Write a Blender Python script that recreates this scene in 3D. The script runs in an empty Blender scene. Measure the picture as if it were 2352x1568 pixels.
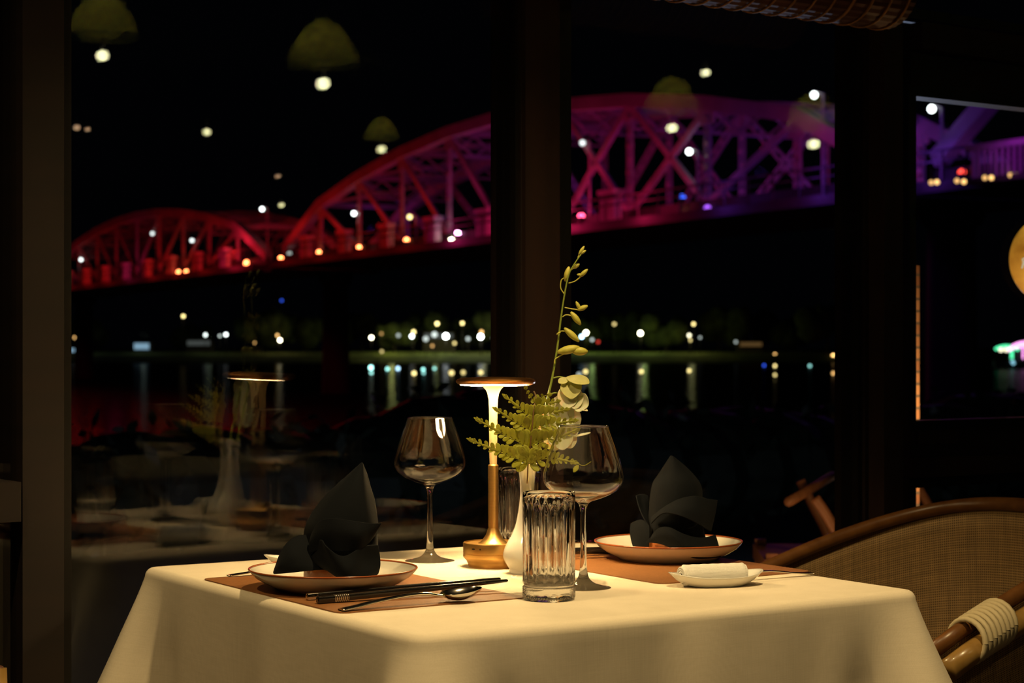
import bpy, math, random
from mathutils import Vector, Matrix, noise
random.seed(7)
scene = bpy.context.scene
COL = scene.collection
PI = math.pi
# ------------------------------------------------------------------ camera
F, EYE, TOP = 4450.0, 1.07, 0.757        # focal length in pixels of the 2352 wide frame, eye height, table height
cam_d = bpy.data.cameras.new('camera')
cam = bpy.data.objects.new('camera', cam_d); COL.objects.link(cam)
cam.location = (0, 0, EYE); cam.rotation_euler = (PI/2, 0, 0)
cam_d.sensor_width = 36; cam_d.lens = F/2352*36; cam_d.shift_y = 16/2352
cam_d.clip_start = .05; cam_d.clip_end = 3000
cam_d.dof.use_dof = True; cam_d.dof.focus_distance = 2.50; cam_d.dof.aperture_fstop = 9.7
scene.camera = cam
# ------------------------------------------------------------------ world and exposure
w = bpy.data.worlds.new('night'); scene.world = w; w.use_nodes = True
w.node_tree.nodes['Background'].inputs[0].default_value = (.30, .36, .60, 1)
w.node_tree.nodes['Background'].inputs[1].default_value = .0012
vs = scene.view_settings
vs.view_transform = 'Standard'; vs.look = 'None'; vs.gamma = 1; vs.use_curve_mapping = False; vs.exposure = 0.0
cy = scene.cycles
cy.use_denoising = True; cy.use_adaptive_sampling = False
cy.max_bounces = 14; cy.transmission_bounces = 14; cy.transparent_max_bounces = 24; cy.glossy_bounces = 6; cy.diffuse_bounces = 3
cy.sample_clamp_indirect = 4.0; cy.sample_clamp_direct = 0; cy.blur_glossy = .3
# ------------------------------------------------------------------ lights of the room
def lamp(name, kind, loc, energy, color, radius=.05, target=None, size=1.6, blend=.8):
    d = bpy.data.lights.new(name, kind); d.energy = energy*(.42 if name == 'bridge_floodlight' else 1); d.color = color; d.shadow_soft_size = radius
    if kind == 'SPOT': d.spot_size = size; d.spot_blend = blend
    o = bpy.data.objects.new(name, d); COL.objects.link(o); o.location = loc
    if target is not None:
        o.rotation_euler = (Vector(target)-Vector(loc)).to_track_quat('-Z', 'Y').to_euler()
    return o
WARM = (1.0, .72, .335)
DOWNLIGHTS = [((.36, 1.90, 2.62), 138, (.02, 2.55, .757)), ((-1.05, 1.55, 2.62), 60, (-.15, 2.5, .70)), ((1.75, 1.25, 2.62), 22, (1.5, 1.8, .757))]
for i, (p, e, tg) in enumerate(DOWNLIGHTS):
    lamp('ceiling_downlight_beam', 'SPOT', (p[0], p[1], p[2]-.03), e, WARM, .035, tg, (1.12, .95, 1.2)[i], 1.0)
# ------------------------------------------------------------------ geometry helpers
D1 = Vector((math.cos(.5666), math.sin(.5666), 0)); D2 = Vector((-D1.y, D1.x, 0))   # table edge directions
WT = Vector((.8131, .5821, 0)); WM = Vector((-.5821, .8131, 0)); WC = 2.62           # window wall direction, normal, distance
def P(px, py, Y): return Vector(((px-1176)/F*Y, Y, EYE-(py-800)/F*Y))
def PT(px, py, z=TOP):
    Y = (EYE-z)*F/(py-800); return Vector(((px-1176)/F*Y, Y, z))
def S(px, off=0.0):
    r = (px-1176)/F; Y = (WC-off)/(WM.y+WM.x*r); return WT.x*r*Y+WT.y*Y
def wallpt(s, off, z): return WT*s+WM*(WC-off)+Vector((0, 0, z))
def zat(px, py, off=0.0):
    r = (px-1176)/F; Y = (WC-off)/(WM.y+WM.x*r); return EYE-(py-800)/F*Y
def mirror(v):
    d = WM.x*v[0]+WM.y*v[1]-WC; return Vector((v[0]-2*d*WM.x, v[1]-2*d*WM.y, v[2]))
class M:
    def __init__(s): s.v = []; s.f = []; s.uv = None
    def add(s, v, f):
        n = len(s.v); s.v += [tuple(p) for p in v]; s.f += [tuple(i+n for i in q) for q in f]; return s
    def box(s, a, b):
        x0, y0, z0 = a; x1, y1, z1 = b
        return s.add([(x0,y0,z0),(x1,y0,z0),(x1,y1,z0),(x0,y1,z0),(x0,y0,z1),(x1,y0,z1),(x1,y1,z1),(x0,y1,z1)],
              [(3,2,1,0),(4,5,6,7),(0,1,5,4),(1,2,6,5),(2,3,7,6),(3,0,4,7)])
    def obox(s, c, ax, ay, az):     # centre and three half-axis vectors
        c, ax, ay, az = map(Vector, (c, ax, ay, az))
        v = [c+ax*i+ay*j+az*k for k in (-1,1) for j in (-1,1) for i in (-1,1)]
        return s.add(v, [(0,2,3,1),(4,5,7,6),(0,1,5,4),(1,3,7,5),(3,2,6,7),(2,0,4,6)])
    def beam(s, p, q, w, h=None):
        p, q = Vector(p), Vector(q); h = h or w; d = q-p; u = d.normalized()
        a = u.cross(Vector((0,0,1)));
        if a.length < .01: a = Vector((1,0,0))
        a.normalize(); b = a.cross(u)
        return s.obox((p+q)/2, d/2, a*w/2, b*h/2)
    def laced(s, p, q, w, t, n):    # two rails joined by battens
        p, q = Vector(p), Vector(q); u = (q-p).normalized(); a = Vector((WB.x, WB.y, 0))
        a = (a-u*a.dot(u)); a = a.normalized() if a.length > .05 else Vector((0,0,1))
        for k in (-1, 1): s.beam(p+a*k*w/2, q+a*k*w/2, t)
        for i in range(n+1):
            c = p.lerp(q, i/n); s.beam(c-a*w/2, c+a*w/2, t*1.6 if i % 2 else t)
        return s
    def tube(s, pts, r, n=10, cap=True, flat=1.0):
        pts = [Vector(p) for p in pts]; k = len(pts); rs = r if isinstance(r, (list, tuple)) else [r]*k
        base = len(s.v); prev = None; rings = []
        for i, p in enumerate(pts):
            d = (pts[min(i+1,k-1)]-pts[max(i-1,0)]).normalized()
            if prev is None:
                a = d.cross(Vector((0,0,1)))
                if a.length < .05: a = d.cross(Vector((0,1,0)))
            else: a = prev-d*prev.dot(d)
            a.normalize(); prev = a; b = d.cross(a)
            for j in range(n):
                t = 2*PI*j/n; s.v.append(tuple(p+a*math.cos(t)*rs[i]+b*math.sin(t)*rs[i]*flat))
        for i in range(k-1):
            for j in range(n):
                j2 = (j+1) % n; s.f.append((base+i*n+j, base+i*n+j2, base+(i+1)*n+j2, base+(i+1)*n+j))
        if cap:
            s.f.append(tuple(base+j for j in range(n-1,-1,-1))); s.f.append(tuple(base+(k-1)*n+j for j in range(n)))
        return s
    def lathe(s, prof, n=48, c=(0,0,0), mod=None):
        base = len(s.v); idx = []
        for i, (r, z) in enumerate(prof):
            if r < 1e-6: s.v.append((c[0], c[1], c[2]+z)); idx.append([len(s.v)-1]*n)
            else:
                row = []
                for j in range(n):
                    t = 2*PI*j/n; rr = r if mod is None else mod(i, r, z, t)
                    s.v.append((c[0]+rr*math.cos(t), c[1]+rr*math.sin(t), c[2]+z)); row.append(len(s.v)-1)
                idx.append(row)
        for i in range(len(prof)-1):
            for j in range(n):
                a, b, e, d = idx[i][j], idx[i][(j+1)%n], idx[i+1][(j+1)%n], idx[i+1][j]
                q = [a]
                for x in (b, e, d):
                    if x not in q: q.append(x)
                if len(q) > 2: s.f.append(tuple(q))
        return s
    def sphere(s, c, r, n=16, m=10, sc=(1,1,1)):
        pr = [(r*math.sin(PI*i/m), -r*math.cos(PI*i/m)) for i in range(m+1)]
        t = M().lathe(pr, n); return s.add([(c[0]+x*sc[0], c[1]+y*sc[1], c[2]+z*sc[2]) for x, y, z in t.v], t.f)
    def grid(s, rows, close=False):
        b = len(s.v); n = len(rows[0])
        for r in rows: s.v += [tuple(p) for p in r]
        for i in range(len(rows)-1):
            for j in range(n if close else n-1):
                k = (j+1) % n; s.f.append((b+i*n+j, b+i*n+k, b+(i+1)*n+k, b+(i+1)*n+j))
        return s
    def build(s, name, mat, parent=None, smooth=True, at=None, world=False, sharp=None):
        me = bpy.data.meshes.new(name); off = Vector((0,0,0))
        if world and parent is not None:
            q = parent
            while q is not None: off += Vector(q.location); q = q.parent
        if at is not None: off = Vector(at)
        me.from_pydata([tuple(Vector(p)-off) for p in s.v], [], s.f)
        if s.uv is not None:
            ul = me.uv_layers.new(name='UVMap')
            for l in me.loops: ul.data[l.index].uv = s.uv[l.vertex_index]
        me.validate(); me.update()
        if smooth:
            me.polygons.foreach_set('use_smooth', [True]*len(me.polygons))
            if sharp: me.set_sharp_from_angle(angle=math.radians(sharp))
        me.materials.append(mat)
        o = bpy.data.objects.new(name, me); COL.objects.link(o)
        if parent is not None: o.parent = parent
        elif at is not None: o.location = at
        return o
def mod(o, kind, **k):
    m = o.modifiers.new(kind.lower(), kind)
    for a, b in k.items(): setattr(m, a, b)
    return o
def tag(o, label=None, cat=None, group=None, kind=None):
    for a, b in (('label', label), ('category', cat), ('group', group), ('kind', kind)):
        if b: o[a] = b
    return o
def thing(name, label, cat, loc=(0,0,0), rz=0, group=None):
    o = bpy.data.objects.new(name, None); COL.objects.link(o); o.location = loc; o.rotation_euler = (0,0,rz); o.empty_display_size = .05
    return tag(o, label, cat, group)
def dup(root, loc, rz, label, group=None):
    r = root.copy(); COL.objects.link(r); r.location = loc; r.rotation_euler = (0,0,rz); r['label'] = label
    if group: r['group'] = group
    for ch in root.children:
        c = ch.copy(); COL.objects.link(c); c.parent = r
        for g in ch.children:
            d = g.copy(); COL.objects.link(d); d.parent = c
    return r
def smoothpath(pts, n=8):
    pts = [Vector(p) for p in pts]; out = []
    for i in range(len(pts)-1):
        a = pts[max(i-1,0)]; b = pts[i]; c = pts[i+1]; d = pts[min(i+2,len(pts)-1)]
        for k in range(n):
            t = k/n
            out.append(.5*((2*b)+(c-a)*t+(2*a-5*b+4*c-d)*t*t+(3*b-a-3*c+d)*t**3))
    out.append(pts[-1]); return out
# ------------------------------------------------------------------ materials
def mat(name, base=(.5,.5,.5), rough=.5, metal=0, **kw):
    m = bpy.data.materials.new(name); m.use_nodes = True; b = m.node_tree.nodes['Principled BSDF']
    b.inputs['Base Color'].default_value = (*base, 1); b.inputs['Roughness'].default_value = rough; b.inputs['Metallic'].default_value = metal
    for k, v in kw.items():
        b.inputs[k.replace('_', ' ')].default_value = v
    return m
def nd(m, t, **k):
    n = m.node_tree.nodes.new(t)
    for a, b in k.items():
        if a in n.inputs: n.inputs[a].default_value = b
        else: setattr(n, a, b)
    return n
def ln(m, a, b): m.node_tree.links.new(a, b)
def mapping(m, scale=(1,1,1), kind='Object'):
    tc = nd(m, 'ShaderNodeTexCoord'); mp = nd(m, 'ShaderNodeMapping'); mp.inputs['Scale'].default_value = scale
    ln(m, tc.outputs[kind], mp.inputs[0]); return mp.outputs[0]
def noisy(m, c1, c2, scale=(10,10,10), detail=5, bump=0, kind='Object', dist=.002, rough=None):
    b = m.node_tree.nodes['Principled BSDF']; v = mapping(m, scale, kind)
    n = nd(m, 'ShaderNodeTexNoise'); n.inputs['Scale'].default_value = 1; n.inputs['Detail'].default_value = detail; ln(m, v, n.inputs['Vector'])
    r = nd(m, 'ShaderNodeValToRGB'); r.color_ramp.elements[0].position = .3; r.color_ramp.elements[1].position = .7
    r.color_ramp.elements[0].color = (*c1, 1); r.color_ramp.elements[1].color = (*c2, 1)
    ln(m, n.outputs['Fac'], r.inputs[0]); ln(m, r.outputs[0], b.inputs['Base Color'])
    if bump:
        bp = nd(m, 'ShaderNodeBump'); bp.inputs['Strength'].default_value = bump; bp.inputs['Distance'].default_value = dist
        ln(m, n.outputs['Fac'], bp.inputs['Height']); ln(m, bp.outputs[0], b.inputs['Normal'])
    return m
def emit(name, col, strength):
    m = bpy.data.materials.new(name); m.use_nodes = True; nt = m.node_tree; nt.nodes.clear()
    e = nt.nodes.new('ShaderNodeEmission'); o = nt.nodes.new('ShaderNodeOutputMaterial')
    e.inputs[0].default_value = (*col, 1); e.inputs[1].default_value = strength; nt.links.new(e.outputs[0], o.inputs[0]); return m
def weave(name, c1, c2, pitch, rough=.9, bump=.3, kind='Object', slub=0.0, dist=.0005, **kw):
    m = mat(name, c1, rough, **kw); b = m.node_tree.nodes['Principled BSDF']
    v = mapping(m, (1,1,1), kind); hs = []
    for ax in (0, 1, 2):
        wv = nd(m, 'ShaderNodeTexWave', wave_type='BANDS', bands_direction='XYZ'[ax]); wv.inputs['Scale'].default_value = .314/pitch
        wv.inputs['Distortion'].default_value = .6; wv.inputs['Detail'].default_value = 1; wv.inputs['Detail Scale'].default_value = .3
        ln(m, v, wv.inputs['Vector']); hs.append(wv.outputs['Fac'])
    mx = nd(m, 'ShaderNodeMath', operation='MULTIPLY'); ln(m, hs[0], mx.inputs[0]); ln(m, hs[1], mx.inputs[1])
    out = mx.outputs[0]
    if kind == 'Object':
        m2 = nd(m, 'ShaderNodeMath', operation='ADD'); ln(m, out, m2.inputs[0]); ln(m, hs[2], m2.inputs[1]); m3 = nd(m, 'ShaderNodeMath', operation='MULTIPLY'); m3.inputs[1].default_value = .5
        ln(m, m2.outputs[0], m3.inputs[0]); out = m3.outputs[0]
    mixf = out
    if slub:
        acc = None
        for sc in ((25, 25, 700), (700, 700, 18)):
            v2 = mapping(m, sc, 'Object'); n = nd(m, 'ShaderNodeTexNoise'); n.inputs['Scale'].default_value = 1; n.inputs['Detail'].default_value = 2; ln(m, v2, n.inputs['Vector'])
            if acc is None: acc = n.outputs['Fac']
            else:
                ad = nd(m, 'ShaderNodeMath', operation='ADD'); ln(m, acc, ad.inputs[0]); ln(m, n.outputs['Fac'], ad.inputs[1])
                hf = nd(m, 'ShaderNodeMath', operation='MULTIPLY'); hf.inputs[1].default_value = .5; ln(m, ad.outputs[0], hf.inputs[0]); acc = hf.outputs[0]
        mm = nd(m, 'ShaderNodeMix'); mm.data_type = 'FLOAT'; mm.inputs[0].default_value = slub; ln(m, out, mm.inputs[2]); ln(m, acc, mm.inputs[3]); mixf = mm.outputs[0]
    r = nd(m, 'ShaderNodeValToRGB'); r.color_ramp.elements[0].position = .25; r.color_ramp.elements[1].position = .75
    r.color_ramp.elements[0].color = (*c2, 1); r.color_ramp.elements[1].color = (*c1, 1)
    ln(m, mixf, r.inputs[0]); ln(m, r.outputs[0], b.inputs['Base Color'])
    bp = nd(m, 'ShaderNodeBump'); bp.inputs['Strength'].default_value = bump; bp.inputs['Distance'].default_value = dist
    ln(m, mixf, bp.inputs['Height']); ln(m, bp.outputs[0], b.inputs['Normal']); return m
def cane(name, c1, c2, pitch):
    m = mat(name, c1, .7); b = m.node_tree.nodes['Principled BSDF']; v = mapping(m, (1,1,1), 'UV'); hs = []
    for ax in 'XY':
        wv = nd(m, 'ShaderNodeTexWave', wave_type='BANDS', bands_direction=ax); wv.inputs['Scale'].default_value = .314/pitch
        wv.inputs['Distortion'].default_value = .4; wv.inputs['Detail Scale'].default_value = .2; ln(m, v, wv.inputs['Vector']); hs.append(wv.outputs['Fac'])
    mx = nd(m, 'ShaderNodeMath', operation='MAXIMUM'); ln(m, hs[0], mx.inputs[0]); ln(m, hs[1], mx.inputs[1])
    n = nd(m, 'ShaderNodeTexNoise'); n.inputs['Scale'].default_value = 1; n.inputs['Detail'].default_value = 2; ln(m, mapping(m, (12, 160, 1), 'UV'), n.inputs['Vector'])
    n2 = nd(m, 'ShaderNodeTexNoise'); n2.inputs['Scale'].default_value = 1; n2.inputs['Detail'].default_value = 2; ln(m, mapping(m, (160, 9, 1), 'UV'), n2.inputs['Vector'])
    r = nd(m, 'ShaderNodeValToRGB'); r.color_ramp.elements[0].position = .38; r.color_ramp.elements[1].position = .72
    r.color_ramp.elements[0].color = (*c2, 1); r.color_ramp.elements[1].color = (*c1, 1); ln(m, mx.outputs[0], r.inputs[0])
    ml = nd(m, 'ShaderNodeMath', operation='MULTIPLY'); ln(m, n.outputs['Fac'], ml.inputs[0]); ln(m, n2.outputs['Fac'], ml.inputs[1])
    mr = nd(m, 'ShaderNodeMapRange'); mr.inputs[1].default_value = .1; mr.inputs[2].default_value = .4; mr.inputs[3].default_value = .72; mr.inputs[4].default_value = 1.15; ln(m, ml.outputs[0], mr.inputs[0])
    sc = nd(m, 'ShaderNodeVectorMath', operation='SCALE'); ln(m, r.outputs[0], sc.inputs[0]); ln(m, mr.outputs[0], sc.inputs['Scale']); ln(m, sc.outputs[0], b.inputs['Base Color'])
    bp = nd(m, 'ShaderNodeBump'); bp.inputs['Strength'].default_value = .5; bp.inputs['Distance'].default_value = .001
    ln(m, mx.outputs[0], bp.inputs['Height']); ln(m, bp.outputs[0], b.inputs['Normal']); return m
def glass(name, rough=0.0, col=(1,1,1), ior=1.5):
    return mat(name, col, rough, 0, Transmission_Weight=1.0, IOR=ior)
def pane_mat():
    m = bpy.data.materials.new('window_glass'); m.use_nodes = True; nt = m.node_tree; nt.nodes.clear()
    o = nt.nodes.new('ShaderNodeOutputMaterial'); t = nt.nodes.new('ShaderNodeBsdfTransparent'); g = nt.nodes.new('ShaderNodeBsdfGlossy')
    g.inputs['Roughness'].default_value = 0; t.inputs[0].default_value = (.97,.98,.98,1)
    fr = nt.nodes.new('ShaderNodeFresnel'); fr.inputs[0].default_value = 1.5
    ge = nt.nodes.new('ShaderNodeNewGeometry'); iv = nt.nodes.new('ShaderNodeMix'); iv.data_type = 'FLOAT'; iv.inputs[3].default_value = .0435
    nt.links.new(ge.outputs['Backfacing'], iv.inputs[0]); nt.links.new(fr.outputs[0], iv.inputs[2])
    mx = nt.nodes.new('ShaderNodeMixShader'); nt.links.new(iv.outputs[0], mx.inputs[0]); nt.links.new(t.outputs[0], mx.inputs[1]); nt.links.new(g.outputs[0], mx.inputs[2])
    nt.links.new(mx.outputs[0], o.inputs[0]); return m
X = {}
X['frame'] = noisy(mat('dark_stained_frame', rough=.6), (.007,.0026,.0014), (.012,.0045,.0022), (3,3,30), bump=.1)
X['post'] = noisy(mat('brown_wood_post', rough=.6), (.014,.0045,.002), (.024,.008,.0035), (40,40,4), bump=.15)
X['metal_dark'] = mat('dark_window_metal', (.008,.006,.005), .45, .3)
X['pane'] = pane_mat()
X['cloth'] = weave('cream_linen', (.84,.74,.58), (.70,.61,.46), .0011, .95, .25, slub=.75, dist=.0003)
X['leather'] = noisy(mat('tan_leather', rough=.55), (.20,.078,.020), (.28,.115,.034), (300,300,300), bump=.2, dist=.0003)
X['china'] = noisy(mat('cream_china', rough=.12, Coat_Weight=.5), (.72,.68,.58), (.78,.74,.64), (30,30,30))
X['china_rim'] = mat('brown_glaze_rim', (.30,.075,.02), .2)
X['white_china'] = mat('white_china', (.82,.80,.74), .1, Coat_Weight=.6)
X['towel'] = weave('white_towel', (.86,.84,.80), (.78,.76,.70), .0016, 1, .5, dist=.0006)
X['napkin'] = weave('navy_linen', (.0052,.0064,.0084), (.003,.004,.0056), .0008, .85, .2, dist=.0002, Sheen_Weight=.02, Sheen_Roughness=.5, Specular_IOR_Level=.10)
X['carved'] = noisy(mat('carved_orange_wood', rough=.35), (.20,.045,.008), (.45,.14,.03), (60,60,40), bump=.6, dist=.003)
X['glass'] = glass('clear_crystal')
X['glass_thick'] = glass('pressed_glass')
X['black_lacquer'] = mat('black_lacquer', (.008,.007,.006), .22, Coat_Weight=.5)
X['steel'] = mat('polished_steel', (.62,.58,.52), .13, 1)
X['silver_band'] = mat('patterned_silver', (.7,.66,.58), .3, 1)
X['stone'] = mat('black_stone', (.01,.01,.01), .3)
X['brass'] = noisy(mat('brushed_brass', rough=.38, metal=1), (.72,.42,.13), (.80,.48,.16), (4,4,300))
X['stem_lit'] = mat('lamplit_gold_stem', (.95,.70,.36), .5, .75)  # paler than the brass: lamp light put into the stem colour
X['copper'] = mat('copper_gold_shade', (.78,.36,.12), .3, 1)
X['vase'] = mat('white_porcelain', (.80,.77,.70), .15, Coat_Weight=.7, Subsurface_Weight=.15, Subsurface_Radius=(.01,.008,.005), Subsurface_Scale=.5)
X['fern'] = noisy(mat('fern_green', rough=.55, Subsurface_Weight=0), (.34,.35,.035), (.50,.50,.06), (60,60,60))
X['fern_stem'] = mat('fern_stem', (.16,.085,.03), .5)
X['bud'] = noisy(mat('bud_yellow_green', rough=.5), (.42,.40,.05), (.60,.55,.10), (80,80,80))
X['orchid_stem'] = mat('orchid_stem', (.26,.33,.05), .5)
X['petal'] = noisy(mat('white_petal', rough=.6, Subsurface_Weight=.2, Subsurface_Scale=.01), (.80,.76,.50), (.88,.86,.72), (40,40,40))
X['sepal'] = noisy(mat('yellowish_petal', rough=.6), (.62,.62,.22), (.78,.75,.36), (60,60,60))
X['rattan'] = noisy(mat('rattan_pole', rough=.3, Coat_Weight=.4), (.22,.12,.028), (.34,.20,.055), (30,30,30))
X['rail'] = noisy(mat('brown_rattan_rail', rough=.35), (.10,.038,.010), (.17,.07,.018), (40,40,40))
X['binding'] = mat('cane_binding', (.52,.44,.27), .6)
X['cane'] = cane('woven_cane', (.40,.25,.10), (.05,.025,.008), .0036)
X['floor'] = noisy(mat('dark_plank_floor', rough=.5), (.02,.011,.006), (.04,.02,.011), (2,30,2))
X['ceiling'] = noisy(mat('dark_ceiling', rough=.9), (.012,.008,.005), (.02,.012,.008), (3,3,3))
X['wall'] = noisy(mat('dark_panelling', rough=.8), (.025,.012,.007), (.04,.02,.01), (30,30,3))
X['blind'] = noisy(mat('bamboo_blind', rough=.7), (.05,.014,.006), (.08,.024,.010), (6,6,200), bump=.2)
X['cord'] = mat('blind_cord', (.30,.15,.04), .7)
X['straw'] = noisy(mat('woven_straw', rough=.8), (.10,.09,.015), (.60,.55,.14), (28,28,28), bump=.6, dist=.01)
X['bulb'] = emit('warm_bulb', (1,.98,.55), 22)
X['bulb_dim'] = emit('warm_bulb_small', (1,.96,.50), 15)
X['shade_fill'] = emit('shade_fill_glow', (1,.92,.40), 330)
X['bulb_peach'] = emit('peach_bulb', (1,.62,.36), 7)
X['down'] = emit('downlight_disc', (1,.78,.42), 30)
X['diffuser'] = emit('lamp_diffuser', (1,.68,.30), 150)
def translucent(m, f):
    nt = m.node_tree; out = [n for n in nt.nodes if n.type == 'OUTPUT_MATERIAL'][0]; b = nt.nodes['Principled BSDF']
    tr = nt.nodes.new('ShaderNodeBsdfTranslucent'); mx = nt.nodes.new('ShaderNodeMixShader'); mx.inputs[0].default_value = f
    src = b.inputs['Base Color'].links
    if src: nt.links.new(src[0].from_socket, tr.inputs[0])
    else: tr.inputs[0].default_value = b.inputs['Base Color'].default_value
    nt.links.new(b.outputs[0], mx.inputs[1]); nt.links.new(tr.outputs[0], mx.inputs[2]); nt.links.new(mx.outputs[0], out.inputs[0])
translucent(X['straw'], .5); translucent(X['fern'], .35); translucent(X['petal'], .35); translucent(X['sepal'], .35)
# ------------------------------------------------------------------ room shell
def slab(name, s0, s1, o0, o1, z0, z1, m, parent=None, kind='structure'):
    b = M(); c = wallpt((s0+s1)/2, (o0+o1)/2, (z0+z1)/2)
    b.obox(c, WT*(s1-s0)/2, WM*abs(o1-o0)/2, Vector((0,0,(z1-z0)/2)))
    o = b.build(name, m, parent, smooth=False)
    if parent is None: tag(o, kind=kind)
    return o
SA, SB, DEEP, HT = -5.0, 10.5, 10.5, 2.9
slab('floor', SA, SB, -.10, DEEP, -.05, 0, X['floor'])
slab('ceiling', SA, SB, -.10, DEEP, HT, HT+.06, X['ceiling'])
slab('wall_back', SA, SB, DEEP, DEEP+.08, 0, HT, X['wall'])
slab('wall_left', SA-.08, SA, -.10, DEEP, 0, HT, X['wall'])
slab('wall_right', SB, SB+.08, -.10, DEEP, 0, HT, X['wall'])
HEAD = 2.3
def post(n, p0, p1, off, m, z0=0, z1=HT, back=-.06):
    return slab(n, S(p0, off), S(p1, off), back, off, z0, z1, m)
post('trim_1', 52, 147, .03, X['frame'])
post('trim_2', 1207, 1286, .04, X['post'])
post('trim_3', 2031, 2074, .07, X['post'])
slab('wall_front', SA, S(2074), -.05, .02, HEAD, HT, X['wall'])
def window(n, p0, p1, z0, z1, ft=.03, thick=.014):
    t = thing(n, None, None); tag(t, kind='structure'); del_keys = [k for k in ('label','category') if k in t]
    for k in del_keys: del t[k]
    s0, s1 = S(p0), S(p1)
    fr = M()
    for a in ((s0-ft, s0, z0-ft, z1+ft), (s1, s1+ft, z0-ft, z1+ft), (s0, s1, z0-ft, z0), (s0, s1, z1, z1+ft)):
        fr.obox(wallpt((a[0]+a[1])/2, 0, (a[2]+a[3])/2), WT*(a[1]-a[0])/2, WM*.022, Vector((0,0,(a[3]-a[2])/2)))
    fr.build('window_frame', X['metal_dark'], t, smooth=False)
    b = M(); b.obox(wallpt((s0+s1)/2, 0, (z0+z1)/2), WT*(s1-s0)/2, WM*thick/2, Vector((0,0,(z1-z0)/2)))
    b.build('window_pane', X['pane'], t, smooth=False)
    return t
window('window_1', -900, 38, .50, HEAD-.04)
slab('wall_left_sill', SA, S(38), -.05, .05, 0, .47, X['wall'])
slab('trim_12', S(-900), S(24), -.05, .04, .83, .885, X['frame'])
window('window_2', 150, 1166, .06, HEAD-.04)
window('window_3', 1294, 1951, .06, HEAD-.04)
slab('trim_4', S(1961), S(2029), -.03, .03, 0, HT, X['frame'])
slab('trim_5', S(1979), S(1984), .03, .036, .3, HT, X['post'])
slab('trim_6', S(1172), S(1203), -.03, .03, 0, HT, X['frame'])
# narrow window beyond the last post: transom, upper pane, mid rail, lower pane
z_lo, z_hi = zat(2200, 962), zat(2200, 236)
window('window_4', 2085, 3600, z_lo, z_hi, .02)
window('window_5', 2085, 3600, .06, zat(2200, 1112), .02)
window('window_6', 2085, 3600, zat(2200, 40), HEAD+.3, .02)
slab('trim_7', S(2074), S(3650), -.03, .035, zat(2200,1112)+.02, zat(2200,1045), X['post'])
slab('trim_8', S(2074), S(3650), -.03, .02, zat(2200,1045), z_lo-.02, X['frame'])
slab('trim_9', S(2085), S(2180), .02, .026, zat(2200,1016), zat(2200,984), X['post'])
slab('trim_10', S(2074), S(3650), -.03, .05, zat(2200,135), zat(2200,75), X['post'])
slab('trim_11', S(2074), S(3650), -.03, .02, z_hi+.02, zat(2200,135), X['frame'])
slab('wall_right_front', S(3655), SB, -.05, .02, 0, HT, X['wall'])
# rolled blind hanging over the narrow window
r_b = .075; s0, s1 = S(1350, .14), S(2042, .14); zc = 1.655+r_b
t = thing('bamboo_blind', 'rolled-up dark bamboo blind hanging along the top of the window', 'blind', wallpt((s0+s1)/2, .14, zc))
pr = M(); NB = 60
rows = []
for i in range(2): rows.append([wallpt(s0+(s1-s0)*i, .14-r_b*math.cos(2*PI*j/NB)*(1+.02*(j%2)), zc+r_b*math.sin(2*PI*j/NB)*(1+.02*(j%2))) for j in range(NB)])
pr.grid(rows, True); pr.f.append(tuple(range(NB-1,-1,-1))); pr.f.append(tuple(range(NB, 2*NB)))
pr.build('slat_roll', X['blind'], t, smooth=False, world=True)
for i in range(16):
    s = s0+.02+(s1-s0-.04)*i/15
    b = M(); b.tube([wallpt(s, .14-(r_b+.003)*math.cos(a), zc+(r_b+.003)*math.sin(a)) for a in [2*PI*k/40 for k in range(41)]], .0022 if i != 12 else .003, 6, cap=False)
    b.build('binding_cord', X['cord'], t, world=True)
b = M(); b.obox(wallpt((s0+s1)/2, .07, zc+r_b+.02), WT*(s1-s0)/2, WM*.06, Vector((0,0,.012))); b.build('headrail', X['post'], t, smooth=False, world=True)
for s in (s0+.1, s1-.1): M().obox(wallpt(s, .04, zc+.05), WT*.012, WM*.06, Vector((0,0,.05))).build('wall_bracket', X['metal_dark'], t, smooth=False, world=True)
# ceiling downlights
for (p, e, tg), lb in zip(DOWNLIGHTS, ('recessed ceiling downlight with round lit disc in front of the table by the tumbler side',
        'recessed ceiling downlight with round lit disc over the chopstick side of the table', 'recessed ceiling downlight above the neighbouring clothed table')):
    t = thing('ceiling_downlight', lb, 'ceiling light', (p[0], p[1], p[2]), group='ceiling downlights')
    M().lathe([(.05,.02),(.055,.0),(.052,-.012),(.045,-.012),(.042,.0),(.042,.02)], 32).build('trim_ring', X['brass'], t)
    M().lathe([(0,.002),(.041,.002),(.041,.008),(0,.008)], 32).build('light_disc', X['down'], t)
    M().lathe([(.012,.0),(.012,HT-p[2])], 12).build('drop_rod', X['metal_dark'], t)
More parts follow.
